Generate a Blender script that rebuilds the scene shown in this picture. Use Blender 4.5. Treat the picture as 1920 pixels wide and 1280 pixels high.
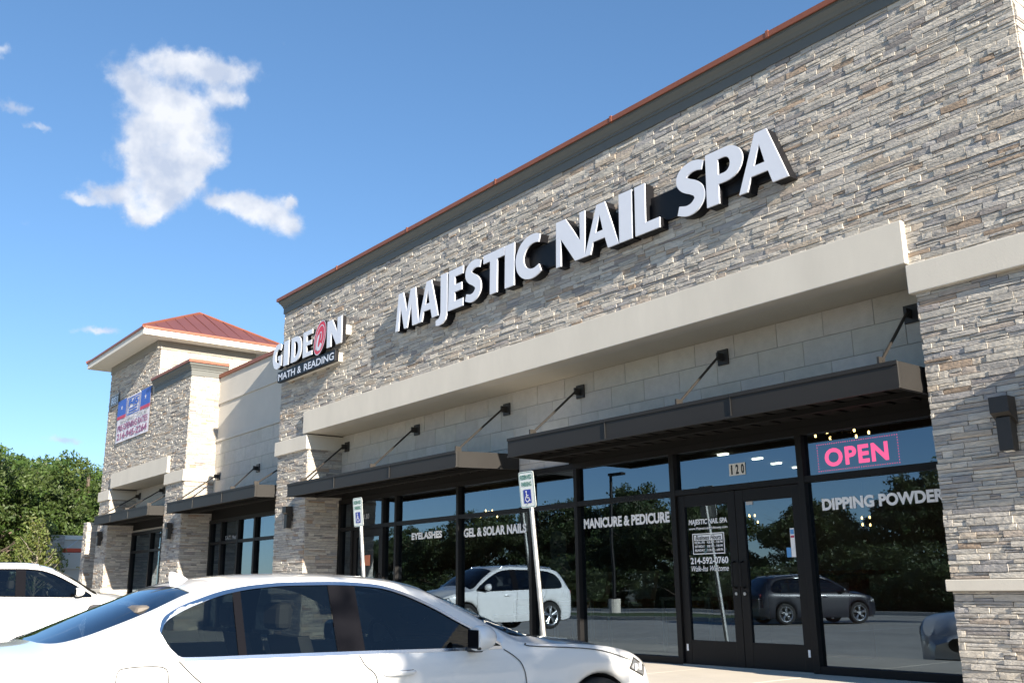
import bpy, bmesh, math, random
import numpy as np
from mathutils import Vector, Matrix

random.seed(7); rng = np.random.default_rng(7)
for o in list(bpy.data.objects): bpy.data.objects.remove(o)
SC = bpy.context.scene
COL = SC.collection
R = math.radians

# ------------------------------------------------------------------ camera
CAM_POS = Vector((0.0, -8.814, 0.974))
yaw, pit, rol = R(-51.62), R(14.366), R(-0.666)
fw = Vector((math.sin(yaw)*math.cos(pit), math.cos(yaw)*math.cos(pit), math.sin(pit)))
rt = Vector((math.cos(yaw), -math.sin(yaw), 0)); up = rt.cross(fw)
r2 = rt*math.cos(rol)+up*math.sin(rol); u2 = -rt*math.sin(rol)+up*math.cos(rol)
cam = bpy.data.cameras.new('camera'); cam_o = bpy.data.objects.new('camera', cam); COL.objects.link(cam_o)
M = Matrix((r2, u2, -fw)).transposed().to_4x4(); M.translation = CAM_POS
cam_o.matrix_world = M
cam.sensor_width = 36; cam.sensor_fit = 'HORIZONTAL'; cam.lens = 1792.9/1920*36
cam.clip_start = 0.1; cam.clip_end = 6000
SC.camera = cam_o

# ------------------------------------------------------------------ light
SUN = Vector((1.0, -0.15, 0.385)).normalized()
SUN_EL = math.asin(SUN.z); SUN_ROT = math.atan2(SUN.x, SUN.y)
sl = bpy.data.lights.new('sun', 'SUN'); so = bpy.data.objects.new('sun', sl); COL.objects.link(so)
sl.energy = 5.0; sl.angle = R(0.53); sl.color = (1.0, 0.90, 0.76)
so.rotation_euler = (-SUN).to_track_quat('-Z', 'Y').to_euler(); so.location = (20, -10, 30)
SC.view_settings.view_transform = 'Standard'; SC.view_settings.look = 'None'
SC.view_settings.exposure = 1.42; SC.view_settings.gamma = 1; SC.view_settings.use_curve_mapping = False

W = bpy.data.worlds.new('World'); SC.world = W; W.use_nodes = True
def build_world():
    nt = W.node_tree; nt.nodes.clear(); L = nt.links
    N = lambda t: nt.nodes.new(t)
    out = N('ShaderNodeOutputWorld'); bg = N('ShaderNodeBackground'); L.new(bg.outputs[0], out.inputs[0])
    sky = N('ShaderNodeTexSky'); sky.sky_type = 'NISHITA'; sky.sun_disc = False
    sky.sun_elevation = SUN_EL; sky.sun_rotation = SUN_ROT
    sky.air_density = 0.85; sky.dust_density = 0.1; sky.ozone_density = 3.0; sky.altitude = 150
    bg.inputs['Strength'].default_value = 0.104
    def math_(op, a, b=None, clamp=False):
        n = N('ShaderNodeMath'); n.operation = op; n.use_clamp = clamp
        for i, v in enumerate((a, b)):
            if v is None: continue
            if isinstance(v, (int, float)): n.inputs[i].default_value = v
            else: L.new(v, n.inputs[i])
        return n.outputs[0]
    tc = N('ShaderNodeTexCoord'); sep = N('ShaderNodeSeparateXYZ'); L.new(tc.outputs['Generated'], sep.inputs[0])
    x, y, z = sep.outputs
    A = math_('MULTIPLY', math_('ARCTAN2', y, math_('MULTIPLY', x, -1)), 57.2958)
    Ee = math_('MULTIPLY', math_('ARCSINE', z), 57.2958)
    comb = N('ShaderNodeCombineXYZ'); L.new(A, comb.inputs[0]); L.new(Ee, comb.inputs[1])
    def noise(sc, det, off, rough=0.6):
        n = N('ShaderNodeTexNoise'); n.inputs['Scale'].default_value = sc; n.inputs['Detail'].default_value = det
        n.inputs['Roughness'].default_value = rough
        ad = N('ShaderNodeVectorMath'); ad.operation = 'ADD'; ad.inputs[1].default_value = off
        L.new(comb.outputs[0], ad.inputs[0]); L.new(ad.outputs[0], n.inputs['Vector']); return n
    n1 = noise(0.42, 9, (3, 7, 0), 0.62); n2 = noise(0.42, 9, (31, 17, 5), 0.62); n3 = noise(1.1, 5, (11, 2, 9), 0.55)
    du = math_('MULTIPLY', math_('SUBTRACT', n1.outputs[0], 0.5), 2.6)
    dv = math_('MULTIPLY', math_('SUBTRACT', n2.outputs[0], 0.5), 1.8)
    Aw = math_('ADD', A, du); Ew = math_('ADD', Ee, dv)
    blobs = [(16.2,28.8,2.2,.9),(18.6,29.3,2.0,.8),(20.6,29.0,1.6,.7),(14.2,27.9,1.2,.6),(15.4,27.0,1.7,.7),(17.8,27.2,2.2,.8),(20.4,27.7,1.0,.6),
             (16.0,25.6,1.9,.9),(18.6,25.7,2.2,1.0),(15.6,24.2,1.6,.9),(17.4,24.0,1.9,1.2),(19.4,24.2,1.1,.7),(16.6,22.7,1.9,1.3),(18.3,22.9,1.1,.8),(16.8,21.4,1.5,1.1),(15.4,21.3,1.2,.9),(15.9,20.6,.9,.7),(13.7,21.6,1.2,.65),(12.5,21.0,1.1,.35),
             (20.3,21.9,.9,.6),(21.6,21.8,1.3,.8),(23.2,21.4,1.5,.85),(24.8,20.9,1.1,.75),(24.3,22.2,.6,.35),
             (7.4,27.8,1.2,.4),(8.4,25.2,1.1,.45),(9.9,24.4,1.2,.25),(14.1,14.0,1.3,.22),(13.3,8.0,1.2,.2),
             (-20,24,4,1.6),(-34,17,4,1.2),(-62,20,5,1.6),(-95,14,6,1.4),(-105,24,6,2.2),(-140,18,6,2),(80,22,5,2),(60,40,5,2.5),(130,20,6,2),(-80,38,6,3),
             (-66,9.5,5,.7),(-50,12,4,.7)]
    acc = None
    for (a, e, sa, se) in blobs:
        q = math_('ADD', math_('POWER', math_('ABSOLUTE', math_('DIVIDE', math_('SUBTRACT', Aw, a), sa)), 2.0),
                  math_('POWER', math_('ABSOLUTE', math_('DIVIDE', math_('SUBTRACT', Ew, e), se)), 2.0))
        g = math_('EXPONENT', math_('MULTIPLY', q, -1.0))
        acc = g if acc is None else math_('ADD', acc, g)
    acc = math_('MINIMUM', acc, 1.25)
    n5 = noise(0.62, 8, (1, 22, 4), 0.6)
    acc2 = math_('ADD', acc, math_('ADD', math_('MULTIPLY', math_('SUBTRACT', n3.outputs[0], 0.5), 0.5), math_('MULTIPLY', math_('SUBTRACT', n5.outputs[0], 0.5), 1.3)))
    mr = N('ShaderNodeMapRange'); mr.interpolation_type = 'SMOOTHSTEP'; mr.inputs[1].default_value = 0.30; mr.inputs[2].default_value = 1.30
    L.new(acc2, mr.inputs[0])
    # sun side of each billow bright, lee side greyer (the same billow field read a little way towards the sun)
    n5b = noise(0.40, 4, (1.9, 23.1, 4), 0.5); n5c = noise(0.40, 4, (1, 22, 4), 0.5)
    cf = math_('ADD', math_('MULTIPLY', math_('SUBTRACT', n5b.outputs[0], n5c.outputs[0]), 3.2), 0.45, True)
    cm = N('ShaderNodeMixRGB'); cm.inputs[1].default_value = (3.45, 3.55, 3.75, 1); cm.inputs[2].default_value = (2.15, 2.45, 3.05, 1); L.new(cf, cm.inputs[0])
    tint = N('ShaderNodeMixRGB'); tint.blend_type = 'MULTIPLY'; tint.inputs[0].default_value = 1; tint.inputs[2].default_value = (0.88, 0.945, 1.0, 1); gm = N('ShaderNodeGamma'); gm.inputs[1].default_value = 0.78; L.new(sky.outputs[0], gm.inputs[0])
    hs = N('ShaderNodeHueSaturation'); hs.inputs['Saturation'].default_value = 1.16; L.new(gm.outputs[0], hs.inputs['Color'])
    L.new(hs.outputs[0], tint.inputs[1])
    mx = N('ShaderNodeMixRGB'); L.new(tint.outputs[0], mx.inputs[1]); L.new(cm.outputs[0], mx.inputs[2])
    L.new(math_('MULTIPLY', mr.outputs[0], 0.97), mx.inputs[0])
    L.new(mx.outputs[0], bg.inputs[0])
build_world()

# ------------------------------------------------------------------ materials
MAT = {}
def nmat(name):
    m = bpy.data.materials.new(name); m.use_nodes = True; MAT[name] = m
    nt = m.node_tree; b = nt.nodes['Principled BSDF']; return m, nt, b
def mat(name, col, rough=0.6, metal=0.0, var=0.0, vscale=4.0, bump=0.0, bscale=30.0, coat=0.0, spec=0.5, emit=None, estr=0.0, streak=None):
    m, nt, b = nmat(name); L = nt.links
    b.inputs['Base Color'].default_value = (*col, 1); b.inputs['Roughness'].default_value = rough; b.inputs['Metallic'].default_value = metal
    b.inputs['Specular IOR Level'].default_value = spec
    if coat: b.inputs['Coat Weight'].default_value = coat; b.inputs['Coat Roughness'].default_value = 0.03
    if emit: b.inputs['Emission Color'].default_value = (*emit, 1); b.inputs['Emission Strength'].default_value = estr
    tc = nt.nodes.new('ShaderNodeTexCoord')
    vec = tc.outputs['Object']
    if streak:
        mp = nt.nodes.new('ShaderNodeMapping'); mp.inputs['Scale'].default_value = streak; L.new(vec, mp.inputs[0]); vec = mp.outputs[0]
    if var:
        n = nt.nodes.new('ShaderNodeTexNoise'); n.inputs['Scale'].default_value = vscale; n.inputs['Detail'].default_value = 6; n.inputs['Roughness'].default_value = 0.65
        L.new(vec, n.inputs['Vector'])
        rp = nt.nodes.new('ShaderNodeMapRange'); rp.inputs[1].default_value = 0.25; rp.inputs[2].default_value = 0.75
        rp.inputs[3].default_value = 1-var; rp.inputs[4].default_value = 1+var; L.new(n.outputs[0], rp.inputs[0])
        vm = nt.nodes.new('ShaderNodeVectorMath'); vm.operation = 'SCALE'; vm.inputs[0].default_value = col; L.new(rp.outputs[0], vm.inputs['Scale'])
        L.new(vm.outputs[0], b.inputs['Base Color'])
        rr = nt.nodes.new('ShaderNodeMapRange'); rr.inputs[3].default_value = max(0, rough-.12*min(1,var*5)); rr.inputs[4].default_value = min(1, rough+.12*min(1,var*5)); L.new(n.outputs[0], rr.inputs[0])
        L.new(rr.outputs[0], b.inputs['Roughness'])
    if bump:
        n2 = nt.nodes.new('ShaderNodeTexNoise'); n2.inputs['Scale'].default_value = bscale; n2.inputs['Detail'].default_value = 5
        L.new(vec, n2.inputs['Vector'])
        bp = nt.nodes.new('ShaderNodeBump'); bp.inputs['Strength'].default_value = bump; bp.inputs['Distance'].default_value = 0.01
        L.new(n2.outputs[0], bp.inputs['Height']); L.new(bp.outputs[0], b.inputs['Normal'])
    return m
def attr_mat(name, rough, noise_scale, noise_amt, bump, bscale, translucent=0.0, stretch=None):
    m, nt, b = nmat(name); L = nt.links
    at = nt.nodes.new('ShaderNodeAttribute'); at.attribute_name = 'Col'
    tc = nt.nodes.new('ShaderNodeTexCoord'); vec = tc.outputs['Object']
    if stretch:
        mp = nt.nodes.new('ShaderNodeMapping'); mp.inputs['Scale'].default_value = stretch; L.new(vec, mp.inputs[0]); vec = mp.outputs[0]
    n = nt.nodes.new('ShaderNodeTexNoise'); n.inputs['Scale'].default_value = noise_scale; n.inputs['Detail'].default_value = 7; n.inputs['Roughness'].default_value = 0.7
    L.new(vec, n.inputs['Vector'])
    rp = nt.nodes.new('ShaderNodeMapRange'); rp.inputs[1].default_value = 0.25; rp.inputs[2].default_value = 0.75; rp.inputs[3].default_value = 1-noise_amt; rp.inputs[4].default_value = 1+noise_amt
    L.new(n.outputs[0], rp.inputs[0])
    vm = nt.nodes.new('ShaderNodeVectorMath'); vm.operation = 'SCALE'; L.new(at.outputs['Color'], vm.inputs[0]); L.new(rp.outputs[0], vm.inputs['Scale'])
    L.new(vm.outputs[0], b.inputs['Base Color']); b.inputs['Roughness'].default_value = rough
    if bump:
        n2 = nt.nodes.new('ShaderNodeTexNoise'); n2.inputs['Scale'].default_value = bscale; n2.inputs['Detail'].default_value = 6; L.new(vec, n2.inputs['Vector'])
        bp = nt.nodes.new('ShaderNodeBump'); bp.inputs['Strength'].default_value = bump; bp.inputs['Distance'].default_value = 0.012
        L.new(n2.outputs[0], bp.inputs['Height']); L.new(bp.outputs[0], b.inputs['Normal'])
    if translucent:
        tr = nt.nodes.new('ShaderNodeBsdfTranslucent'); L.new(vm.outputs[0], tr.inputs[0])
        mx = nt.nodes.new('ShaderNodeMixShader'); mx.inputs[0].default_value = translucent
        L.new(b.outputs[0], mx.inputs[1]); L.new(tr.outputs[0], mx.inputs[2])
        L.new(mx.outputs[0], nt.nodes['Material Output'].inputs[0])
    return m
def glass(name, tint, ior, refl=(0.9, 0.95, 1.0), wav=0.0, wsc=0.7):
    m = bpy.data.materials.new(name); m.use_nodes = True; MAT[name] = m
    nt = m.node_tree; nt.nodes.clear(); L = nt.links
    out = nt.nodes.new('ShaderNodeOutputMaterial'); mx = nt.nodes.new('ShaderNodeMixShader')
    tr = nt.nodes.new('ShaderNodeBsdfTransparent'); tr.inputs[0].default_value = (*tint, 1)
    gl = nt.nodes.new('ShaderNodeBsdfGlossy'); gl.inputs['Roughness'].default_value = 0.0; gl.inputs[0].default_value = (*refl, 1)
    fr = nt.nodes.new('ShaderNodeFresnel'); fr.inputs[0].default_value = ior
    L.new(fr.outputs[0], mx.inputs[0]); L.new(tr.outputs[0], mx.inputs[1]); L.new(gl.outputs[0], mx.inputs[2]); L.new(mx.outputs[0], out.inputs[0])
    if wav:
        tc = nt.nodes.new('ShaderNodeTexCoord')
        n = nt.nodes.new('ShaderNodeTexNoise'); n.inputs['Scale'].default_value = wsc; n.inputs['Detail'].default_value = 1; L.new(tc.outputs['Object'], n.inputs['Vector'])
        bp = nt.nodes.new('ShaderNodeBump'); bp.inputs['Strength'].default_value = 1.0; bp.inputs['Distance'].default_value = wav
        L.new(n.outputs[0], bp.inputs['Height']); L.new(bp.outputs[0], gl.inputs['Normal'])
    return m

attr_mat('stone', 0.92, 22, 0.24, 0.8, 45, stretch=(0.6, 0.6, 1.7))
mat('mortar', (0.16, 0.15, 0.14), 0.95)
mat('joint', (0.33, 0.31, 0.275), 0.95)
attr_mat('block', 0.9, 7, 0.12, 0.35, 60)
mat('stucco', (0.62, 0.58, 0.505), 0.9, var=0.08, vscale=1.4, bump=0.15, bscale=160, streak=(1,1,.35))
mat('stucco_wall', (0.585, 0.55, 0.49), 0.9, var=0.05, vscale=1.6, bump=0.25, bscale=120)
mat('soffit', (0.62, 0.57, 0.47), 0.9, var=0.04, vscale=2)
mat('cornice', (0.115, 0.12, 0.112), 0.6, var=0.06, vscale=3)
mat('copper', (0.26, 0.09, 0.052), 0.5, metal=0.2, var=0.12, vscale=2.5)
mat('roof_metal', (0.15, 0.055, 0.05), 0.5, metal=0.1, var=0.10, vscale=1.2)
mat('eave', (0.66, 0.64, 0.58), 0.75, var=0.04)
mat('bronze', (0.028, 0.025, 0.022), 0.5, metal=0.0, var=0.08, vscale=2)
mat('canopy_metal', (0.023, 0.0215, 0.020), 0.55, metal=0.0, spec=0.3, var=0.12, vscale=1.1)
mat('canopy_deck', (0.010, 0.0095, 0.009), 0.8, spec=0.2)
mat('rod', (0.05, 0.045, 0.04), 0.45, metal=0.5)
mat('frame', (0.011, 0.0105, 0.0105), 0.5, spec=0.2)
mat('letter_white', (0.66, 0.69, 0.76), 0.3, var=0.02, vscale=3)
mat('letter_black', (0.008, 0.008, 0.010), 0.45, spec=0.25)
mat('vinyl_white', (0.88, 0.88, 0.88), 0.6)
mat('vinyl_grey', (0.45, 0.45, 0.45), 0.6)
mat('black', (0.01, 0.01, 0.01), 0.5)
mat('red', (0.62, 0.03, 0.05), 0.35)
mat('blue', (0.03, 0.10, 0.45), 0.5)
mat('banner_white', (0.72, 0.70, 0.76), 0.65, var=0.04, vscale=2)
mat('banner_text', (0.30, 0.10, 0.22), 0.65)
mat('banner_red', (0.50, 0.06, 0.12), 0.65)
mat('sign_green', (0.04, 0.20, 0.14), 0.5)
mat('sign_blue', (0.02, 0.035, 0.30), 0.4)
mat('sign_white', (0.74, 0.77, 0.74), 0.4)
mat('galv', (0.42, 0.42, 0.40), 0.42, metal=0.7, var=0.15, vscale=9)
mat('concrete', (0.40, 0.375, 0.325), 0.9, var=0.24, vscale=0.55, bump=0.2, bscale=60)
mat('walk', (0.60, 0.545, 0.46), 0.9, var=0.09, vscale=1.3, bump=0.2, bscale=80)
mat('asphalt', (0.05, 0.05, 0.05), 0.9, var=0.2, vscale=2, bump=0.3, bscale=90)
mat('lotpaint', (0.75, 0.75, 0.72), 0.7, var=0.1, vscale=8)
mat('grass', (0.07, 0.10, 0.03), 0.95, var=0.35, vscale=3, bump=0.6, bscale=40)
mat('earth', (0.11, 0.10, 0.06), 0.95, var=0.3, vscale=0.3)
mat('interior_wall', (0.42, 0.38, 0.33), 0.8, var=0.1)
mat('interior_floor', (0.30, 0.27, 0.23), 0.35, var=0.15)
mat('interior_ceiling', (0.40, 0.39, 0.36), 0.8)
mat('lamp_warm', (1, .8, .5), 0.5, emit=(1.0, 0.62, 0.26), estr=5)
mat('lamp_white', (1, 1, 1), 0.5, emit=(1.0, 0.93, 0.8), estr=3)
mat('led_red', (0.6, 0.02, 0.08), 0.5, emit=(1.0, 0.028, 0.13), estr=1.5)
mat('wood', (0.42, 0.27, 0.13), 0.55, var=0.25, vscale=3, streak=(1, 1, 8))
mat('paper', (0.78, 0.76, 0.70), 0.8)
mat('cream_sheet', (0.72, 0.70, 0.52), 0.8)
mat('skin_print', (0.62, 0.52, 0.47), 0.7, var=0.12, vscale=6)
mat('sticker_blue', (0.10, 0.32, 0.65), 0.6)
mat('orange', (0.62, 0.20, 0.10), 0.6, var=0.2, vscale=8)
mat('paint_white', (0.80, 0.80, 0.79), 0.28, coat=1.0, spec=0.4)
mat('paint_dark', (0.010, 0.012, 0.020), 0.35, coat=0.4)
mat('chrome', (0.85, 0.87, 0.90), 0.24, metal=1.0)
mat('black_gloss', (0.008, 0.008, 0.010), 0.07, spec=0.05)
mat('black_trim', (0.018, 0.018, 0.018), 0.55)
mat('seam', (0.05, 0.05, 0.05), 0.8)
mat('frieze', (0.24, 0.225, 0.195), 0.85, var=0.05)  # darker than the eave paint: the shade under the eaves put into colour
mat('tyre', (0.018, 0.018, 0.018), 0.85, bump=0.2, bscale=60)
mat('rim', (0.45, 0.46, 0.47), 0.3, metal=0.9)
mat('lens_in', (0.55, 0.56, 0.58), 0.2, metal=0.8)
mat('tail', (0.25, 0.01, 0.015), 0.2, coat=1.0)
mat('seat', (0.16, 0.14, 0.12), 0.7)
mat('dark_int', (0.03, 0.03, 0.032), 0.8)
mat('bark', (0.13, 0.10, 0.075), 0.95, var=0.3, vscale=5, bump=0.7, bscale=20)
mat('bark_pale', (0.26, 0.23, 0.18), 0.95, var=0.25, vscale=6, bump=0.5, bscale=25)
attr_mat('leaf', 0.55, 3, 0.1, 0, 1, translucent=0.35)
mat('awning_red', (0.50, 0.07, 0.03), 0.6, var=0.1)
mat('far_car', (0.03, 0.04, 0.06), 0.3, coat=1.0)
glass('store_glass', (0.36, 0.43, 0.40), 2.6, (0.62, 0.80, 1.0), wav=0.0012, wsc=0.9)
glass('car_glass', (0.24, 0.275, 0.28), 1.6, (1, 1, 1))
glass('car_rear_glass', (0.08, 0.10, 0.13), 1.8, (0.8, 0.9, 1.0))
glass('clear_glass', (0.75, 0.78, 0.78), 1.5)

# ------------------------------------------------------------------ object helpers
ORG = {}
def root(name, loc, label, cat, group=None, rz=0.0):
    o = bpy.data.objects.new(name, None); COL.objects.link(o); o.location = loc; o.rotation_euler = (0, 0, rz)
    o.empty_display_size = 0.3; o['label'] = label; o['category'] = cat
    if group: o['group'] = group
    ORG[o.name] = Vector(loc) if rz == 0 else Vector((0, 0, 0)); return o
def org_of(p):
    while p is not None:
        if p.name in ORG: return ORG[p.name]
        p = p.parent
    return Vector((0, 0, 0))
def obj(name, V, F, m, parent=None, smooth=False, cols=None, local=False):
    me = bpy.data.meshes.new(name)
    if parent is not None and not local:
        g = org_of(parent); V = [(v[0]-g.x, v[1]-g.y, v[2]-g.z) for v in V]
    me.from_pydata([tuple(v) for v in V], [], F)
    mats = m if isinstance(m, (list, tuple)) else [m]
    for q in mats: me.materials.append(MAT[q])
    if cols is not None:
        a = me.attributes.new('Col', 'FLOAT_COLOR', 'POINT')
        c = np.ones((len(V), 4), np.float32); c[:, :3] = cols; a.data.foreach_set('color', c.ravel())
    if smooth: me.polygons.foreach_set('use_smooth', [True]*len(me.polygons))
    me.update()
    o = bpy.data.objects.new(name, me); COL.objects.link(o)
    if parent is not None: o.parent = parent
    return o
def tag(o, label=None, cat=None, group=None, kind=None):
    if label: o['label'] = label
    if cat: o['category'] = cat
    if group: o['group'] = group
    if kind: o['kind'] = kind
    return o
def wmesh(name, V, F, mlist, smooth=False):
    return obj(name, V, F, mlist, None, smooth)
class MB:
    def __init__(s): s.V = []; s.F = []
    def add(s, V, F):
        n = len(s.V); s.V += [tuple(v) for v in V]; s.F += [tuple(i+n for i in f) for f in F]; return s
    def box(s, x0, x1, y0, y1, z0, z1):
        V = [(x0,y0,z0),(x1,y0,z0),(x1,y1,z0),(x0,y1,z0),(x0,y0,z1),(x1,y0,z1),(x1,y1,z1),(x0,y1,z1)]
        return s.add(V, [(0,3,2,1),(4,5,6,7),(0,1,5,4),(1,2,6,5),(2,3,7,6),(3,0,4,7)])
    def bbox(s, x0, x1, y0, y1, z0, z1, b=0.01):
        bm = bmesh.new(); bmesh.ops.create_cube(bm, size=1)
        for v in bm.verts: v.co = Vector((x0+(v.co.x+.5)*(x1-x0), y0+(v.co.y+.5)*(y1-y0), z0+(v.co.z+.5)*(z1-z0)))
        bmesh.ops.bevel(bm, geom=list(bm.edges), offset=b, segments=2, affect='EDGES', profile=0.5)
        bm.verts.index_update()
        s.add([v.co[:] for v in bm.verts], [[v.index for v in f.verts] for f in bm.faces]); bm.free(); return s
    def tube(s, pts, r, n=8, cap=True):
        pts = [Vector(p) for p in pts]; rs = r if isinstance(r, (list, tuple)) else [r]*len(pts)
        V = []; F = []
        for i, p in enumerate(pts):
            d = (pts[min(i+1, len(pts)-1)]-pts[max(i-1, 0)]).normalized()
            a = d.orthogonal().normalized() if i == 0 else (pa-d*pa.dot(d)).normalized()
            pa = a; b = d.cross(a)
            for k in range(n):
                t = 2*math.pi*k/n; V.append(p+(a*math.cos(t)+b*math.sin(t))*rs[i])
        for i in range(len(pts)-1):
            for k in range(n): F.append((i*n+k, i*n+(k+1) % n, (i+1)*n+(k+1) % n, (i+1)*n+k))
        if cap: F.append(tuple(range(n))[::-1]); F.append(tuple((len(pts)-1)*n+k for k in range(n)))
        return s.add(V, F)
    def quad(s, a, b, c, d): return s.add([a, b, c, d], [(0, 1, 2, 3)])
    def build(s, name, m, parent=None, smooth=False): return obj(name, s.V, s.F, m, parent, smooth)

# text: built-in font -> flat mesh fitted in a box (local u right, v up)
_DG = None
def text_mesh(body, u0, u1, v0, v1, bold=0.02, shear=0.0, spacing=1.0, italic=None):
    cu = bpy.data.curves.new('tmp', 'FONT'); cu.body = body; cu.size = 1; cu.offset = bold; cu.shear = shear; cu.space_character = spacing
    cu.resolution_u = 4; cu.align_x = 'LEFT'
    o = bpy.data.objects.new('tmp', cu); COL.objects.link(o)
    dg = bpy.context.evaluated_depsgraph_get(); dg.update()
    me = bpy.data.meshes.new_from_object(o.evaluated_get(dg))
    V = np.array([v.co[:] for v in me.vertices]); F = [tuple(p.vertices) for p in me.polygons]
    bpy.data.objects.remove(o); bpy.data.curves.remove(cu); bpy.data.meshes.remove(me)
    lo, hi = V.min(0), V.max(0)
    U = u0+(V[:, 0]-lo[0])/(hi[0]-lo[0])*(u1-u0); Z = v0+(V[:, 1]-lo[1])/(hi[1]-lo[1])*(v1-v0)
    return list(zip(U, Z)), F
def text_on(name, body, x0, x1, z0, z1, y, m, parent, bold=0.02, shear=0.0, spacing=1.0):
    P, F = text_mesh(body, x0, x1, z0, z1, bold, shear, spacing)
    return obj(name, [(u, y, v) for u, v in P], F, m, parent)

def _slab(x0, x1, ya, za, yb, zb_, t):
    V = [(x0,ya,za),(x1,ya,za),(x1,ya+t,za),(x0,ya+t,za),(x0,yb,zb_),(x1,yb,zb_),(x1,yb+t*.7,zb_),(x0,yb+t*.7,zb_)]
    return V, [(0,3,2,1),(4,5,6,7),(0,1,5,4),(1,2,6,5),(2,3,7,6),(3,0,4,7)]
# ------------------------------------------------------------------ stone cladding
PAL = [((.45,.42,.375),3.4),((.50,.465,.41),3.4),((.39,.365,.335),2.2),((.335,.32,.31),1.0),((.46,.395,.32),1.0),((.36,.275,.205),.4),((.41,.35,.295),1.0),((.55,.505,.435),1.2),((.28,.255,.24),.5)]
PALW = np.array([w for _, w in PAL]); PALW = PALW/PALW.sum()
def stone_rects(w, h, hmin=0.030, hmax=0.074, lmin=0.10, lmax=0.42):
    out = []; z = 0.0
    while z < h-0.004:
        rh = random.uniform(hmin, hmax)
        if h-z-rh < hmin*0.7: rh = h-z
        rh = min(rh, h-z); x = -random.uniform(0, lmax*.8)
        while x < w-0.002:
            l = random.uniform(lmin, lmax)*(1.25 if random.random() < .12 else 1)
            a, b = max(0, x), min(w, x+l)
            if w-b < 0.05: b = w
            if b-a > 0.02:
                t = random.random()
                if t < 0.22 and rh > 0.045:
                    s = random.uniform(.4, .6); out += [(a, b, z, z+rh*s), (a, b, z+rh*s, z+rh)]
                elif t < 0.34 and b-a > .2 and rh > .04:
                    c = a+(b-a)*random.uniform(.35, .65); s = random.uniform(.4, .6)
                    out += [(a, c, z, z+rh), (c, b, z, z+rh*s), (c, b, z+rh*s, z+rh)]
                else: out.append((a, b, z, z+rh))
            x = x+l if b < w else w
        z += rh
    return out
def stone_piece(o, u, n, a, b, z0, z1, dmax=0.015):
    """o origin (Vector), u unit along, n outward normal; returns verts, faces"""
    g = 0.0026; a += g; b -= g; z0 += g; z1 -= g
    d = 0.012+random.random()**1.5*dmax
    nu = 3 if b-a > .12 else 2
    tu, tv = random.gauss(0, .010), random.gauss(0, .05)
    tu = max(-.03, min(.03, tu*(1 if b-a < .3 else .6)))
    us = [a+(b-a)*i/nu for i in range(nu+1)]
    for i in range(1, nu): us[i] += random.uniform(-.25, .25)*(b-a)/nu
    vs = [z0, z0+(z1-z0)*random.uniform(.3, .7), z1]
    V = []; F = []
    for j, v in enumerate(vs):
        for i, q in enumerate(us):
            edge = (i in (0, nu)) or (j in (0, 2))
            dd = d+tu*(q-(a+b)/2)+tv*(v-(z0+z1)/2)+random.uniform(-.0026, .0026)-(0.0025 if edge else 0)
            qq = q+(random.uniform(-.002, .002) if edge else 0); vv = v+(random.uniform(-.0015, .0015) if edge else 0)
            V.append(o+u*qq+n*max(dd, .004)+Vector((0, 0, vv)))
    W1 = nu+1
    for j in range(2):
        for i in range(nu): F.append((j*W1+i, j*W1+i+1, (j+1)*W1+i+1, (j+1)*W1+i))
    # sides
    loop = [i for i in range(W1)]+[W1+nu, 2*W1+nu]+[2*W1+i for i in range(nu-1, -1, -1)]+[W1]
    k0 = len(V)
    for idx in loop:
        v = V[idx]; V.append(v-n*((v-o).dot(n)+0.01))
    m_ = len(loop)
    for t in range(m_):
        t2 = (t+1) % m_
        F.append((loop[t2], loop[t], k0+t, k0+t2))
    return V, F
def stone_colour():
    c = np.array(PAL[rng.choice(len(PAL), p=PALW)][0])*rng.uniform(.86, 1.12); return c
def clad(building, regions, n_single, seedless=None):
    """regions: (origin, u, n, w, h); builds n_single biggest-in-view stones as parts, the rest as one part"""
    pieces = []
    for (o, u, n, w, h) in regions:
        o, u, n = Vector(o), Vector(u), Vector(n)
        for (a, b, z0, z1) in stone_rects(w, h):
            c = o+u*((a+b)/2)+Vector((0, 0, (z0+z1)/2)); d = c-CAM_POS
            vis = 0
            if d.dot(fw) > 0:
                px = d.dot(r2)/d.dot(fw)*1793; py = d.dot(u2)/d.dot(fw)*1793
                if abs(px) < 955 and abs(py) < 635: vis = (b-a)*(z1-z0)*max(0, -n.dot(d.normalized()))/d.length_squared
            pieces.append((vis, o, u, n, a, b, z0, z1))
    order = sorted(range(len(pieces)), key=lambda i: -pieces[i][0])
    single = set(order[:n_single])
    V = []; F = []; C = []
    for i, (vis, o, u, n, a, b, z0, z1) in enumerate(pieces):
        pv, pf = stone_piece(o, u, n, a, b, z0, z1); col = stone_colour()
        if i in single:
            obj('stone', pv, pf, 'stone', building, cols=np.tile(col, (len(pv), 1)))
        else:
            k = len(V); V += pv; F += [tuple(q+k for q in f) for f in pf]; C += [col]*len(pv)
    if V:
        s = obj('stone_cladding', V, F, 'stone', building, cols=np.array(C)); s['kind'] = 'stuff'
    return len(pieces)

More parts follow.
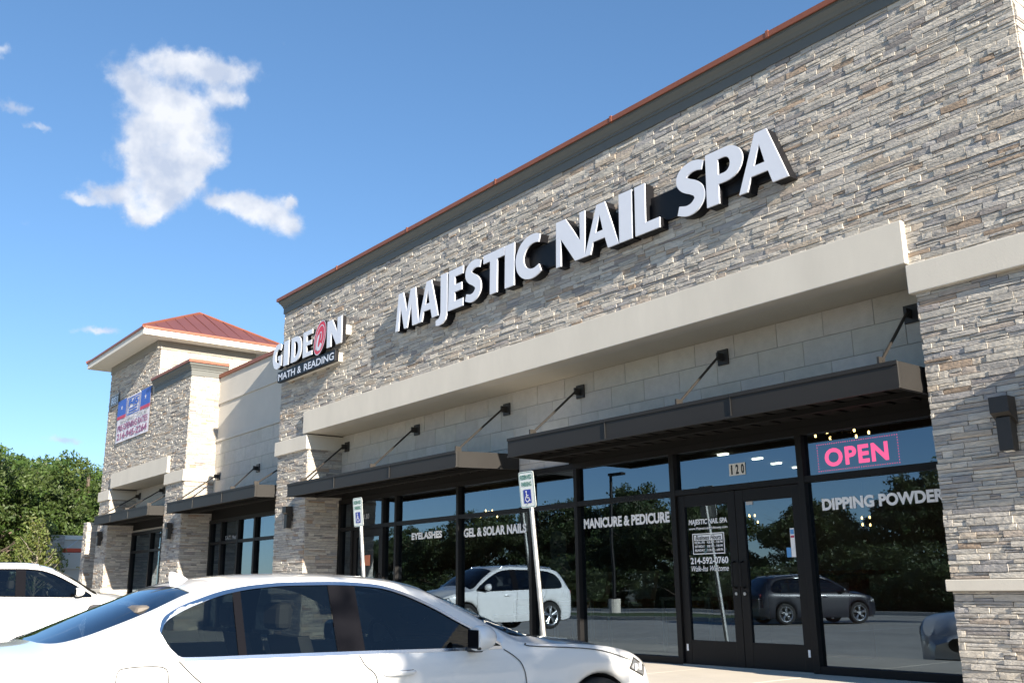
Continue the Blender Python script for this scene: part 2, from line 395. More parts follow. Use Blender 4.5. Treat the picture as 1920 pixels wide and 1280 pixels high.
# ------------------------------------------------------------------ ground
def ground():
    xs = [-3000, -400, -120, -60, -30, 0, 40, 120, 400, 3000]
    g = MB().quad((-3000,-3000,-.62),(3000,-3000,-.62),(3000,3000,-.62),(-3000,3000,-.62))
    tag(g.build('ground', 'earth'), kind='structure')
    prof = [(-1.95,-.15),(-2.3,-.20),(-2.7,-.36),(-3.0,-.405),(-9,-.425),(-20,-.44),(-30,-.45)]
    mb = MB(); X = [-62,-48,-36,-28,-20,-16,-14,-12.5,-11,-6,0,8,18,30,45]
    def bx(x): return float(np.interp(x, [-16, -11], [0, 1]))
    V = [(x,y,-.075*(1-bx(x))+z*bx(x) if y > -9 else z) for (y,z) in prof for x in X]; n = len(X)
    mb.add(V, [(j*n+i,(j+1)*n+i,(j+1)*n+i+1,j*n+i+1) for j in range(len(prof)-1) for i in range(n-1)])
    lot = mb.build('parking_lot', 'concrete', smooth=True); tag(lot, kind='structure')
    def lz(y): return float(np.interp(-y, [-p[0] for p in prof], [p[1] for p in prof]))
    st = MB()
    for k in range(16):
        x = -39.5+k*2.75
        if x < -10: continue
        yy = [-2.05,-2.3,-3.0,-3.4,-5,-7.4]
        for a, b in zip(yy[:-1], yy[1:]):
            st.quad((x-.05,a,lz(a)+.006),(x-.05,b,lz(b)+.006),(x+.05,b,lz(b)+.006),(x+.05,a,lz(a)+.006))
    for k in range(14):
        x = -42+k*2.75
        st.quad((x-.05,-16,lz(-16)+.006),(x-.05,-21.5,lz(-21.5)+.006),(x+.05,-21.5,lz(-21.5)+.006),(x+.05,-16,lz(-16)+.006))
    tag(st.build('parking_stripes', 'lotpaint', None), kind='structure')
    sw = MB()
    xs = [-40+1.52*i for i in range(36)]
    sid = obj('sidewalk', [(-40,-1.95,-.2),(15,-1.95,-.2),(15,.77,-.2),(-40,.77,-.2),(-40,-1.95,-.012),(15,-1.95,-.012),(15,.77,-.012),(-40,.77,-.012)],
              [(4,5,6,7),(0,1,5,4)], 'concrete'); tag(sid, kind='structure')
    for i in range(36):
        x0 = -40+1.52*i
        if x0 > 13: break
        for (y0, y1) in ((-1.79, -.55), (-.55, .765)):
            p = MB().bbox(x0+.006, x0+1.514, y0+.006, y1-.006, -.10, random.uniform(-.001, .001), .006).build('slab', 'walk'); p.parent = sid
    k = MB().bbox(-40, 13, -1.955, -1.795, -.40, 0.0, .018).build('kerb', 'walk'); k.parent = sid
    gv = MB(); 
    gv.quad((-62,-60,-.40),(45,-60,-.40),(45,-30,-.40),(-62,-30,-.40))
    tag(gv.build('grass_verge', 'grass'), kind='structure')
    n_ = 40; ic = (-31.0, -21.5); E_ = [(ic[0]+8.5*math.cos(2*math.pi*k/n_), ic[1]+2.2*math.sin(2*math.pi*k/n_)) for k in range(n_)]; I_ = [(ic[0]+8.32*math.cos(2*math.pi*k/n_), ic[1]+2.02*math.sin(2*math.pi*k/n_)) for k in range(n_)]
    isl = obj('planting_island', [(p[0],p[1],-.30) for p in I_], [tuple(range(n_))], 'grass'); tag(isl, kind='structure')
    VV = [(p[0],p[1],-.5) for p in E_]+[(p[0],p[1],-.29) for p in E_]+[(p[0],p[1],-.29) for p in I_]
    kk = obj('kerb', VV, [(k,(k+1)%n_,n_+(k+1)%n_,n_+k) for k in range(n_)]+[(n_+k,n_+(k+1)%n_,2*n_+(k+1)%n_,2*n_+k) for k in range(n_)], 'walk'); kk.parent = isl
    kb = MB().bbox(-62, 45, -30.1, -29.92, -.5, -.30, .02).build('verge_kerb', 'walk'); tag(kb, kind='structure')
ground()

# ------------------------------------------------------------------ building parts
Y = 0.773; YG = 0.80
def canopy(bld, x0, x1, y0, y1, z0, z1, rods, dz=0.0):
    """steel canopy: fascia on three sides, ribbed deck, tie rods with wall brackets"""
    mb = MB(); t = 0.05
    mb.bbox(x0, x1, y0, y0+t, z0, z1, .006)
    for xa, xb in ((x0+.002, x0+t), (x1-t, x1-.002)):
        V = [(xa,y0+t,z0),(xb,y0+t,z0),(xb,y1,z0+dz),(xa,y1,z0+dz),(xa,y0+t,z1),(xb,y0+t,z1),(xb,y1,z1+dz),(xa,y1,z1+dz)]
        mb.add(V, [(0,3,2,1),(4,5,6,7),(1,2,6,5),(2,3,7,6),(3,0,4,7)])
    # small lips
    mb.box(x0, x1, y0-.012, y0-.001, z1-.035, z1+.006)
    mb.box(x0, x1, y0-.012, y0-.001, z0-.004, z0+.02)
    c = mb.build('canopy', 'canopy_metal', bld)
    for q in range(1, 3):
        xs_ = x0+(x1-x0)*q/3; MB().box(xs_-.004, xs_+.004, y0-.0135, y0+.01, z0-.005, z1+.0065).build('fascia_joint', 'black', c)
    dk = MB(); n = int((x1-x0)/.3)
    for i in range(n):
        a = x0+t+(x1-x0-2*t)*i/n; b = x0+t+(x1-x0-2*t)*(i+1)/n; m_ = a+(b-a)*.75; zz = z0+.07
        for p, q, h in ((a, m_, zz), (m_, b, zz+.03)):
            V = [(p,y0+t,h),(q,y0+t,h),(q,y1-.004,h+dz),(p,y1-.004,h+dz),(p,y0+t,h+.03),(q,y0+t,h+.03),(q,y1-.004,h+dz+.03),(p,y1-.004,h+dz+.03)]
            dk.add(V, [(0,3,2,1),(4,5,6,7),(0,1,5,4),(1,2,6,5),(2,3,7,6),(3,0,4,7)])
    dk.build('deck', 'canopy_deck', c)
    bm_ = MB().box(x0+t, x1-t, (y0+y1)/2-.04, (y0+y1)/2+.04, z0+.012, z0+.066); bm_.build('crossbeam', 'canopy_deck', c)
    MB().box(x0+.01, x1-.01, y1-.03, y1+.006, z0-.019 if z0 < 2.8 else z0-.14, z0+.11).build('dark_strip', 'canopy_deck', c)  # dark strip added over the pale wall so it reads dark under the canopy
    for (xb, zb, xl) in rods:
        br = MB(); br.bbox(xb-.085, xb+.085, y1-.02, y1+.006, zb-.10, zb+.10, .004)
        br.box(xb-.012, xb+.012, y1-.13, y1-.02, zb-.055, zb+.045); br.build('bracket', 'bronze', c)
        MB().tube([(xb, y1-.10, zb-.005), (xl, y0+.12, z1+.05)], .017, 8).build('rod', 'rod', c)
        lug = MB().box(xl-.012, xl+.012, y0+.06, y0+.17, z1-.04, z1+.09); lug.build('lug', 'rod', c)
    return c
def cornice(bld, x0, x1, y, zs, zt, yback_l, yback_r, left=True, right=True):
    """profile swept along the front and returned round the ends"""
    H = zt-zs
    prof = [(0.034,0),(0.034,.36*H),(.05,.37*H),(.05,.47*H),(.064,.49*H),(.085,.60*H),(.118,.70*H),(.124,.72*H),(.124,.80*H),(.142,.81*H),(.142,H-.07)]
    cop = [(.162,H-.07),(.162,H),(-.20,H+.02)]
    def sweep(pr, name, m, par):
        V = []; F = []
        for (d, h) in pr:
            z = zs+h; xl = x0-(d if left else 0); xr = x1+(d if right else 0)
            V += [(xl, yback_l, z), (xl, y-d, z), (xr, y-d, z), (xr, yback_r, z)]
        for i in range(len(pr)-1):
            b = i*4
            for k in range(3): F.append((b+k, b+k+1, b+4+k+1, b+4+k))
        e = len(V)-4; F.append((0, 3, 2, 1)); F.append((e, e+1, e+2, e+3))
        for k in (0, 3):
            F.append(tuple(k+4*i for i in (range(len(pr)) if k == 0 else reversed(range(len(pr))))))
        return obj(name, V, F, m, par)
    c = sweep(prof, 'cornice', 'cornice', bld)
    sweep(cop, 'coping', 'copper', c)
    # standing joints of the coping
    n = int((x1-x0)/3.0)
    for i in range(1, n+1):
        xx = x0+(x1-x0)*i/(n+1)
        MB().box(xx-.02, xx+.02, y-.168, y+.1, zt-.072, zt+.016).build('coping_joint', 'copper', c)
    return c
def blocks(bld, name, x0, x1, z0, z1, y, bw, bh, phase=0.0, ang=(.40,.385,.35)):
    back = MB().box(x0, x1, y+.006, y+.20, z0, z1).build(name, 'joint', bld)
    r = 0; z = z1
    while z > z0+.03:
        zl = max(z0, z-bh); x = x0-(bw*((r*.45+phase) % 1.0))
        while x < x1-.01:
            a, b = max(x, x0), min(x+bw, x1)
            if b-a > .03:
                g = .004
                mb = MB().bbox(a+g, b-g, y-random.uniform(0, .0025), y+.05, zl+g, z-g, .004)
                c = np.array((.535, .505, .45))*random.uniform(.92, 1.06)*np.array((random.uniform(.99,1.015), 1, random.uniform(.97,1.02)))
                obj('block', mb.V, mb.F, 'block', back, cols=np.tile(c, (len(mb.V), 1)))
            x += bw
        z = zl; r += 1
    return back
def mullion(bld, x, z0, z1, w=.065, par=None):
    return MB().bbox(x-w/2, x+w/2, Y-.045, Y+.09, z0, z1, .004).build('mullion', 'frame', par or bld)
def pane(bld, x0, x1, z0, z1, name='window_pane', m='store_glass', y=YG):
    return obj(name, [(x0,y,z0),(x1,y,z0),(x1,y,z1),(x0,y,z1)], [(0,1,2,3)], m, bld)
def door(bld, x0, x1, z1, hinge):
    st = .12; d = MB()
    d.bbox(x0, x0+st, Y-.012, Y+.034, .012, z1, .004); d.bbox(x1-st, x1, Y-.012, Y+.034, .012, z1, .004)
    d.box(x0+st, x1-st, Y-.009, Y+.031, .012, .30); d.box(x0+st, x1-st, Y-.009, Y+.031, z1-.15, z1)
    o = d.build('door', 'frame', bld)
    pane(o, x0+st, x1-st, .30, z1-.15, 'door_pane', y=Y+.012)
    hx = x1-st*.5 if hinge == 'l' else x0+st*.5
    h = MB().tube([(hx, Y-.012, .93), (hx, Y-.075, .95), (hx, Y-.075, 1.22), (hx, Y-.012, 1.24)], .013, 8); h.build('handle', 'frame', o)
    k = MB().tube([(hx, Y-.012, .86), (hx, Y-.024, .86)], .02, 10); k.build('lock', 'galv', o)
    return o
def sconce(x, z0, z1, w, label, group=None, y=-.03):
    s = root('wall_sconce', (x, y, z0), label, 'wall lamp', group)
    h = z1-z0
    MB().bbox(x-w*.3, x+w*.3, y-.02, y+.06, z0+h*.35, z0+h*.65, .004).build('back_plate', 'bronze', s)
    # hood: upper box with an angled cut, lower slim box
    a = MB(); zt = z1; zm = z0+h*.58
    V = [(x-w/2,y-.02,zt),(x+w/2,y-.02,zt),(x+w/2,y-.17,zt),(x-w/2,y-.17,zt),(x-w/2,y-.02,zm-.04),(x+w/2,y-.02,zm-.04),(x+w/2,y-.17,zm+.06),(x-w/2,y-.17,zm+.06)]
    a.add(V, [(0,1,2,3)[::-1],(0,1,5,4),(2,3,7,6),(1,2,6,5),(3,0,4,7),(4,5,6,7)]); a.build('upper_shade', 'bronze', s)
    MB().bbox(x-w*.38, x+w*.38, y-.13, y-.025, z0, zm+.02, .006).build('lower_shade', 'bronze', s)
    MB().box(x-w*.22, x+w*.22, y-.11, y-.05, z0-.006, z0-.001).build('lens', 'paper', s)
    return s

# ================================================================== MAIN UNIT (nail salon)
XL, XR = -19.29, -3.34
PLr, PRl = -17.886, -4.637
ZS, ZC = 6.94, 7.30
ZB0, ZB1, ZK0, ZK1 = 4.062, 4.521, 3.742, 4.042
bld = root('retail_building', ((XL+XR)/2, 0, 0), 'tall stone-clad nail salon block with grey cornice and white beam', 'building', 'units of the retail strip')
w = MB()
w.box(XL, XR, .004, .30, ZB1, ZS+.2)                       # upper wall
w.box(XL, PLr, .004, .90, -.1, ZB1); w.box(PRl, XR, .004, .90, -.1, ZB1)
w.box(XL, XL+.25, .30, 11, 0, ZS+.2); w.box(XR-.25, XR-.004, .30, 11, 0, ZS+.2); w.box(XL+.25, XR-.25, 10.7, 11, 0, ZS+.2)
w.box(XL+.25, XR-.25, .30, 10.7, ZS-.4, ZS-.1)
w.build('wall', 'mortar', bld)
X_, Yv = (1,0,0), (0,1,0)
regs = [((XL,0,ZB1-.01), X_, (0,-1,0), XR-XL, ZS-ZB1+.01),
        ((XL,0,ZK1-.01), X_, (0,-1,0), -17.99-XL, ZB1-ZK1),
        ((-4.68,0,ZK1-.01), X_, (0,-1,0), XR+4.68, ZB1-ZK1),
        ((XL,0,0), X_, (0,-1,0), PLr-XL, ZK0+.01), ((PRl,0,0), X_, (0,-1,0), XR-PRl, .885),
        ((PRl,0,.995), X_, (0,-1,0), XR-PRl, ZK0-.985),
        ((PLr,0,0), Yv, (1,0,0), Y, ZK0+.01),
        ((XR,0,0), Yv, (1,0,0), 3.0, ZS)]
NST = clad(bld, regs, 300)
cornice(bld, XL, XR, 0, ZS, ZC, 8, 8)
MB().bbox(-17.995, -4.672, -.088, .20, ZB0, ZB1, .008).build('beam', 'stucco', bld)
MB().box(-17.97, -4.70, .20, Y+.02, ZB0+.006, ZB0+.05).build('soffit', 'soffit', bld)
MB().bbox(XL-.065, PLr+.05, -.072, Y+.01, ZK0, ZK1, .008).build('collar', 'stucco', bld)
MB().bbox(PRl-.05, XR+.065, -.072, 3.2, ZK0, ZK1, .008).build('collar', 'stucco', bld)
MB().bbox(PRl-.03, XR+.05, -.066, 3.2, .888, .992, .008).build('pier_sill', 'stucco', bld)
MB().bbox(XL-.05, PLr+.03, -.066, Y+.01, .888, .992, .008).build('pier_sill', 'stucco', bld)
blocks(bld, 'block_wall', PLr, PRl, 2.74, ZB0+.006, Y, .655, .305, .2)
canopy(bld, -17.78, -11.94, -.47, Y-.012, 2.744, 2.99, [(-17.64,3.82,-17.31),(-14.97,3.82,-14.65),(-12.24,3.80,-12.05)], .04)
canopy(bld, -10.73, -4.69, -.42, Y-.012, 2.757, 3.02, [(-10.44,3.80,-10.30),(-7.71,3.80,-7.56),(-5.12,3.78,-4.92)])
# storefront
fr = MB()
fr.box(PLr, PRl, Y-.045, Y+.09, 2.655, 2.737)
fr.build('storefront_frame', 'frame', bld); frame = bpy.data.objects['storefront_frame']
mx = [-17.83, -17.30, -16.12, -15.64, -13.62, -11.67, -10.59, -8.68, -6.68, -4.69]
for x in mx: mullion(bld, x, -.001, 2.655, .085 if x in (-8.68, -6.68, -17.83, -4.69) else .07, frame)
def bar(x0, x1, z0, z1): return MB().box(x0, x1, Y-.04, Y+.085, z0, z1).build('transom_bar', 'frame', frame)
WIN = {}
for i in range(len(mx)-1):
    a, b = mx[i]+.036, mx[i+1]-.036
    isd = mx[i] in (-8.68, -17.30)
    bar(a, b, 2.105, 2.175)
    if not isd:
        bar(a, b, 0.001, .085)
        WIN[mx[i], 0] = pane(bld, a, b, .085, 2.105)
    WIN[mx[i], 1] = pane(bld, a, b, 2.175, 2.655, 'transom_pane')
dl = door(bld, -8.632, -7.69, 2.10, 'l'); dr = door(bld, -7.682, -6.73, 2.10, 'r'); d3 = door(bld, -17.26, -16.16, 2.10, 'l')
MB().box(-8.64, -6.72, Y-.05, Y+.06, -.004, .011).build('threshold', 'galv', frame)
yl = YG-.006
text_on('lettering', 'EYELASHES', -15.16, -14.17, 1.82, 1.945, yl, 'vinyl_white', WIN[-15.64,0], .045)
text_on('lettering', 'GEL & SOLAR NAILS', -13.51, -11.82, 1.79, 1.94, yl, 'vinyl_white', WIN[-13.62,0], .045)
text_on('lettering', 'MANICURE & PEDICURE', -10.49, -8.81, 1.775, 1.92, yl, 'vinyl_white', WIN[-10.59,0], .045)
text_on('lettering', 'DIPPING POWDER', -6.47, -5.01, 1.77, 1.905, yl, 'vinyl_white', WIN[-6.68,0], .045)
yd = Y+.006
text_on('lettering', 'MAJESTIC NAIL SPA', -8.47, -7.84, 1.70, 1.785, yd, 'vinyl_white', dl, .035, .15)
text_on('lettering', 'www.MajesticnailMckinney.com', -8.47, -7.84, 1.645, 1.685, yd, 'vinyl_white', dl, .02)
hb = MB(); x0, x1, z0, z1 = -8.42, -7.90, 1.345, 1.605
for (a,b,c,d) in ((x0,x1,z0,z0+.012),(x0,x1,z1-.012,z1),(x0,x0+.012,z0+.012,z1-.012),(x1-.012,x1,z0+.012,z1-.012),(x0+.03,x1-.03,1.515,1.585)):
    hb.quad((a,yd,c),(b,yd,c),(b,yd,d),(a,yd,d))
hb.build('hours_panel', 'vinyl_white', dl)
text_on('lettering', 'Business Hours', x0+.05, x1-.05, 1.523, 1.580, yd-.002, 'black', dl, .02, .3)
for k, (t1, t2) in enumerate((('MON.-FRI','9:30 AM - 7:30 PM'),('SATURDAY','9:00 AM - 7:00 PM'),('SUNDAY','11:30 AM - 6:00 PM'))):
    zz = 1.475-k*.048
    text_on('lettering', t1, x0+.035, x0+.20, zz, zz+.032, yd, 'vinyl_white', dl, .03)
    text_on('lettering', t2, x0+.235, x1-.03, zz, zz+.032, yd, 'vinyl_white', dl, .03)
text_on('lettering', '214-592-0760', -8.47, -7.86, 1.225, 1.31, yd, 'vinyl_white', dl, .03)
text_on('lettering', 'Walk-Ins Welcome', -8.46, -7.86, 1.135, 1.205, yd, 'vinyl_white', dl, .01, .35)
MB().quad((-7.53,yd,1.91),(-7.43,yd,1.91),(-7.43,yd,1.985),(-7.53,yd,1.985)).build('sticker', 'vinyl_grey', dr)
MB().quad((-6.925,yd,1.27),(-6.865,yd,1.27),(-6.865,yd,1.60),(-6.925,yd,1.60)).build('sticker', 'vinyl_white', dr)
MB().quad((-6.92,yd-.001,1.53),(-6.87,yd-.001,1.53),(-6.87,yd-.001,1.585),(-6.92,yd-.001,1.585)).build('sticker', 'sticker_blue', dr)
MB().quad((-6.92,yd-.001,1.49),(-6.87,yd-.001,1.49),(-6.87,yd-.001,1.515),(-6.92,yd-.001,1.515)).build('sticker', 'banner_red', dr)
MB().quad((-6.99,yd,1.27),(-6.928,yd,1.27),(-6.928,yd,1.38),(-6.99,yd,1.38)).build('sticker', 'sticker_blue', dr)
for xx, dd in ((-8.58, dl), (-6.78, dr)):
    MB().box(xx-.014, xx+.014, Y-.018, Y-.0125, .17, .25).build('door_tag', 'vinyl_white', dd)
# old notice on the far door
nt_ = MB().quad((-16.98,yd,1.40),(-16.62,yd,1.40),(-16.62,yd,1.60),(-16.98,yd,1.60)).build('notice', 'orange', d3)
text_on('lettering', '130', -16.92, -16.72, 2.30, 2.40, yl, 'vinyl_grey', WIN[-17.30,1], .02)
# address plate
ad = root('address_plate', (-7.64, yl, 2.29), 'white plate with black number 120 above the double door', 'sign')
for k, ch in enumerate('120'):
    xa = -7.765+k*.084
    pl = obj('plate', [(xa,yl,2.285),(xa+.083,yl,2.285),(xa+.083,yl,2.435),(xa,yl,2.435)], [(0,1,2,3)], 'paper', ad)
    text_on('digit', ch, xa+(.03 if ch == '1' else .018), xa+(.054 if ch == '1' else .066), 2.30, 2.42, yl-.002, 'black', ad, .04)
# interior shell
iv = MB()
iv.quad((XL+.3,.95,.004),(XR-.3,.95,.004),(XR-.3,9,.004),(XL+.3,9,.004)); iv.build('floor', 'interior_floor', bld)
MB().quad((XL+.3,.95,3.2),(XL+.3,9,3.2),(XR-.3,9,3.2),(XR-.3,.95,3.2)).build('ceiling', 'interior_ceiling', bld)
iw = MB().box(XL+.3, XR-.3, 9, 9.1, 0, 3.2); iw.box(XL+.3, XL+.4, .95, 9, 0, 3.2); iw.box(XR-.4, XR-.3, .95, 9, 0, 3.2)
iw.box(XL+.4, XR-.4, .975, 1.05, 2.745, 3.2)
iw.build('interior_wall', 'interior_wall', bld)

# ------------------------------------------------------------------ glyphs for the channel letters
def arc(cx, cy, rx, ry, a0, a1, n=14):
    return [(cx+rx*math.cos(R(a0+(a1-a0)*i/n)), cy+ry*math.sin(R(a0+(a1-a0)*i/n))) for i in range(n+1)]
def catmull(P, n=6):
    P = [np.array(p, float) for p in P]; out = []
    for i in range(len(P)-1):
        p0 = P[i-1] if i else 2*P[0]-P[1]; p1 = P[i]; p2 = P[i+1]; p3 = P[i+2] if i+2 < len(P) else 2*P[-1]-P[-2]
        for k in range(n):
            t = k/n; out.append(.5*((2*p1)+(-p0+p2)*t+(2*p0-5*p1+4*p2-p3)*t*t+(-p0+3*p1-3*p2+p3)*t**3))
    out.append(P[-1]); return out
def stroke(path, wid, n=6):
    q = catmull(path, n); m_ = len(q); wv = np.interp(np.linspace(0, 1, m_), np.linspace(0, 1, len(wid)), wid)
    Lf = []; Rt = []
    for i in range(m_):
        d = q[min(i+1, m_-1)]-q[max(i-1, 0)]; d = d/np.linalg.norm(d); nn = np.array((-d[1], d[0]))
        Lf.append(tuple(q[i]+nn*wv[i]/2)); Rt.append(tuple(q[i]-nn*wv[i]/2))
    return Lf+Rt[::-1]
GL = {
 'A': (.88, [[(0,0),(.13,0),(.215,.25),(.555,.25),(.625,0),(.88,0),(.56,1),(.36,1)], [(.27,.40),(.42,.80),(.515,.40)]]),
 'M': (1.10, [[(0,0),(.12,0),(.23,.66),(.43,0),(.55,0),(.76,.62),(.83,0),(1.10,0),(.93,1),(.73,1),(.545,.42),(.34,1),(.14,1)]]),
 'J': (.44, [[(.20,1),(.44,1),(.44,.04),(.425,-.08),(.37,-.19),(.26,-.26),(.10,-.28),(0,-.26),(.0,-.15),(.10,-.135),(.17,-.07),(.20,.03)]]),
 'E': (.60, [[(0,0),(.60,0),(.60,.17),(.24,.17),(.24,.43),(.53,.43),(.53,.59),(.24,.59),(.24,.83),(.58,.83),(.58,1),(0,1)]]),
 'T': (.76, [[(.26,0),(.50,0),(.50,.82),(.76,.82),(.76,1),(0,1),(0,.82),(.26,.82)]]),
 'I': (.25, [[(0,0),(.25,0),(.25,1),(0,1)]]),
 'L': (.63, [[(0,0),(.63,0),(.63,.18),(.25,.18),(.25,1),(0,1)]]),
 'N': (.89, [[(0,0),(.13,0),(.13,.62),(.60,0),(.89,0),(.89,1),(.76,1),(.76,.37),(.28,1),(0,1)]]),
 'P': (.80, [[(0,0),(.25,0),(.25,.37)]+arc(.44,.685,.36,.315,-90,90,14)+[(0,1)], [(.25,.52),(.25,.85)]+arc(.40,.685,.15,.165,90,-90,10)]),
 'C': (.82, [stroke([(.80,.86),(.66,.90),(.46,.885),(.26,.78),(.14,.60),(.125,.46),(.17,.30),(.29,.17),(.47,.10),(.64,.10),(.80,.16)], [.16,.19,.23,.25,.25,.23,.19,.16])]),
 'S': (.72, [stroke([(.66,.87),(.52,.915),(.36,.91),(.20,.83),(.17,.70),(.27,.59),(.43,.50),(.545,.39),(.56,.24),(.43,.115),(.26,.085),(.07,.14)], [.15,.18,.20,.22,.25,.25,.22,.20,.18,.15])]),
 'G': (.86, [stroke([(.80,.80),(.66,.89),(.46,.885),(.25,.78),(.145,.58),(.145,.40),(.26,.20),(.46,.11),(.62,.12),(.74,.17)], [.20,.22,.27,.29,.29,.27,.22,.20]), None, [(.50,.50),(.86,.50),(.86,.08),(.63,.08),(.63,.33),(.50,.33)]]),
 'D': (.84, [[(0,0),(.36,0)]+arc(.36,.5,.48,.5,-90,90,16)+[(0,1)], [(.27,.20),(.27,.80)]+arc(.34,.5,.22,.30,90,-90,12)]),
}
GL['Nh'] = (.86, [[(0,0),(.25,0),(.25,.55),(.57,0),(.86,0),(.86,1),(.61,1),(.61,.45),(.29,1),(0,1)]])
def glyph_solids(key):
    w_, lst = GL[key]
    if None in lst:
        return w_, [[lst[0]], [lst[2]]]
    return w_, [lst]
def fill(loops, f):
    bm = bmesh.new(); es = []
    for lp in loops:
        vs = [bm.verts.new((f(p)[0], 0, f(p)[1])) for p in lp]
        for i in range(len(vs)): es.append(bm.edges.new((vs[i], vs[(i+1) % len(vs)])))
    bmesh.ops.triangle_fill(bm, use_beauty=True, edges=es)
    bmesh.ops.recalc_face_normals(bm, faces=bm.faces)
    bm.verts.index_update()
    V = [v.co[:] for v in bm.verts]; F = [[v.index for v in q.verts] for q in bm.faces]; bm.free()
    if F:
        a, b, c = (Vector(V[i]) for i in F[0][:3])
        if (b-a).cross(c-a).y > 0: F = [q[::-1] for q in F]
    return V, F
def embolden(loops, d):
    out = []
    for li, lp in enumerate(loops):
        P = [np.array(p, float) for p in lp]; n_ = len(P)
        ar = sum(P[i][0]*P[(i+1) % n_][1]-P[(i+1) % n_][0]*P[i][1] for i in range(n_)); sg_ = (1 if ar > 0 else -1)*(1 if li == 0 else -1); Q = []
        for i in range(n_):
            a_ = P[i]-P[i-1]; b_ = P[(i+1) % n_]-P[i]; la, lb = np.linalg.norm(a_), np.linalg.norm(b_)
            if la < 1e-6 or lb < 1e-6: Q.append(tuple(P[i])); continue
            na = np.array((a_[1], -a_[0]))/la; nb = np.array((b_[1], -b_[0]))/lb; m_ = na+nb; k_ = max(.5, 1+na.dot(nb))
            Q.append(tuple(P[i]+sg_*d*m_/k_))
        out.append(Q)
    return out
def channel_letter(sign, key, x0, x1, zb, cap, yf, yb, face='letter_white', side='letter_black', slant=0.0, bold=0.0):
    w_, sol = glyph_solids(key); s = (x1-x0)/w_
    f = lambda p: (x0+p[0]*s+slant*p[1]*cap, zb+p[1]*cap)
    Fa = MB(); Sd = MB()
    for i, loops in enumerate(sol):
        loops = embolden(loops, bold)
        V, F = fill(loops, f)
        yy = yf-.0015*i
        Fa.add([(v[0], yy, v[2]) for v in V], F)
        for lp in loops:
            P = [f(p) for p in lp]; n = len(P)
            Vr = [(p[0], yy, p[1]) for p in P]+[(p[0], yy+.02, p[1]) for p in P]
            Fr = [(k, (k+1) % n, n+(k+1) % n, n+k) for k in range(n)]
            Fa.add(Vr, Fr)
            Vs = [(p[0], yy+.02, p[1]) for p in P]+[(p[0], yb, p[1]) for p in P]
            Sd.add(Vs, Fr)
        Sd.add([(v[0], yb, v[2]) for v in V], F)
    l = Fa.build('letter', face, sign); Sd.build('letter_return', side, l); return l
sg = root('channel_letter_sign', (-9.95, -.28, 5.2), 'large white MAJESTIC NAIL SPA channel letters with black sides on stone wall', 'sign', )
YF = -.19
for key, a, b in (('M',-14.36,-13.61),('A',-13.59,-13.00),('J',-13.05,-12.73),('E',-12.68,-12.27),('S',-12.22,-11.74),('T',-11.70,-11.17),('I',-11.13,-10.92),('C',-10.85,-10.28),
                  ('N',-9.91,-9.31),('A',-9.29,-8.64),('I',-8.60,-8.38),('L',-8.30,-7.88),('S',-7.58,-7.08),('P',-7.07,-6.52),('A',-6.57,-5.90)):
    k_ = lambda q: q+.09*(-q-5.9)/8.46+.03
    channel_letter(sg, key, k_(a), k_(b), 5.412, .665, YF, -.004, slant=.03 if key in 'TILEPN' else 0, bold=.014)
MB().bbox(-14.10, -6.12, -.075, .004, 5.51, 5.90, .004).build('raceway', 'letter_black', sg)
gs = root('channel_letter_sign', (-17.5, -.3, 5.2), 'GIDEON MATH & READING letters with red swirl O beside wall corner', 'sign')
GY = -.25
for key, a, b in (('G',-19.28,-18.84),('I',-18.74,-18.50),('D',-18.38,-17.88),('E',-17.82,-17.40),('Nh',-16.76,-16.16)):
    channel_letter(gs, key, a, b, 5.605, .545, GY, -.15)
def disc(cx, cz, rx, rz, y, tilt, n=36):
    ct, st = math.cos(tilt), math.sin(tilt)
    return [(cx+rx*math.cos(2*math.pi*k/n)*ct-rz*math.sin(2*math.pi*k/n)*st, y, cz+rx*math.cos(2*math.pi*k/n)*st+rz*math.sin(2*math.pi*k/n)*ct) for k in range(n)]
cx_, cz_ = -17.06, 5.885; tl = -.42
d0 = disc(cx_, cz_, .24, .365, GY, tl); n = len(d0)
ol = obj('letter', d0, [tuple(range(n))], 'red', gs)
d1 = [(p[0], -.15, p[2]) for p in d0]
obj('letter_return', d0+d1, [(k, (k+1) % n, n+(k+1) % n, n+k) for k in range(n)], 'letter_black', ol)
def ring(cx, cz, rx, rz, t, y, tilt, a0, a1, m, par, n=40, name='swirl'):
    V = []; F = []; ct, st = math.cos(tilt), math.sin(tilt)
    for k in range(n+1):
        a = R(a0+(a1-a0)*k/n)
        for q in (-.5, .5):
            x = (rx+q*t)*math.cos(a); z = (rz+q*t)*math.sin(a); V.append((cx+x*ct-z*st, y, cz+x*st+z*ct))
    for k in range(n): F.append((2*k, 2*k+1, 2*k+3, 2*k+2))
    return obj(name, V, F, m, par)
ring(cx_, cz_, .232, .357, .016, GY-.003, tl, 0, 360, 'letter_white', ol)
ring(cx_-.005, cz_-.01, .165, .275, .018, GY-.003, tl, -60, 250, 'letter_white', ol)
ring(cx_-.01, cz_-.06, .085, .175, .075, GY-.004, tl, 150, 350, 'letter_white', ol)
ring(cx_+.008, cz_-.0, .055, .12, .020, GY-.005, tl, -20, 200, 'letter_white', ol)
MB().bbox(-19.2, -16.20, -.148, .008, 5.80, 5.99, .006).build('raceway', 'eave', gs)
MB().bbox(-18.9, -16.52, -.148, .008, 5.315, 5.50, .006).build('raceway', 'eave', gs)
MB().bbox(-19.02, -16.42, -.235, -.149, 5.29, 5.52, .006).build('backing_box', 'letter_black', gs)
for wd_, a, b in (('MATH', -18.98, -18.17), ('&', -18.06, -17.89), ('READING', -17.76, -16.46)):
    text_on('lettering', wd_, a, b, 5.325, 5.475, -.238, 'letter_white', gs, .018)

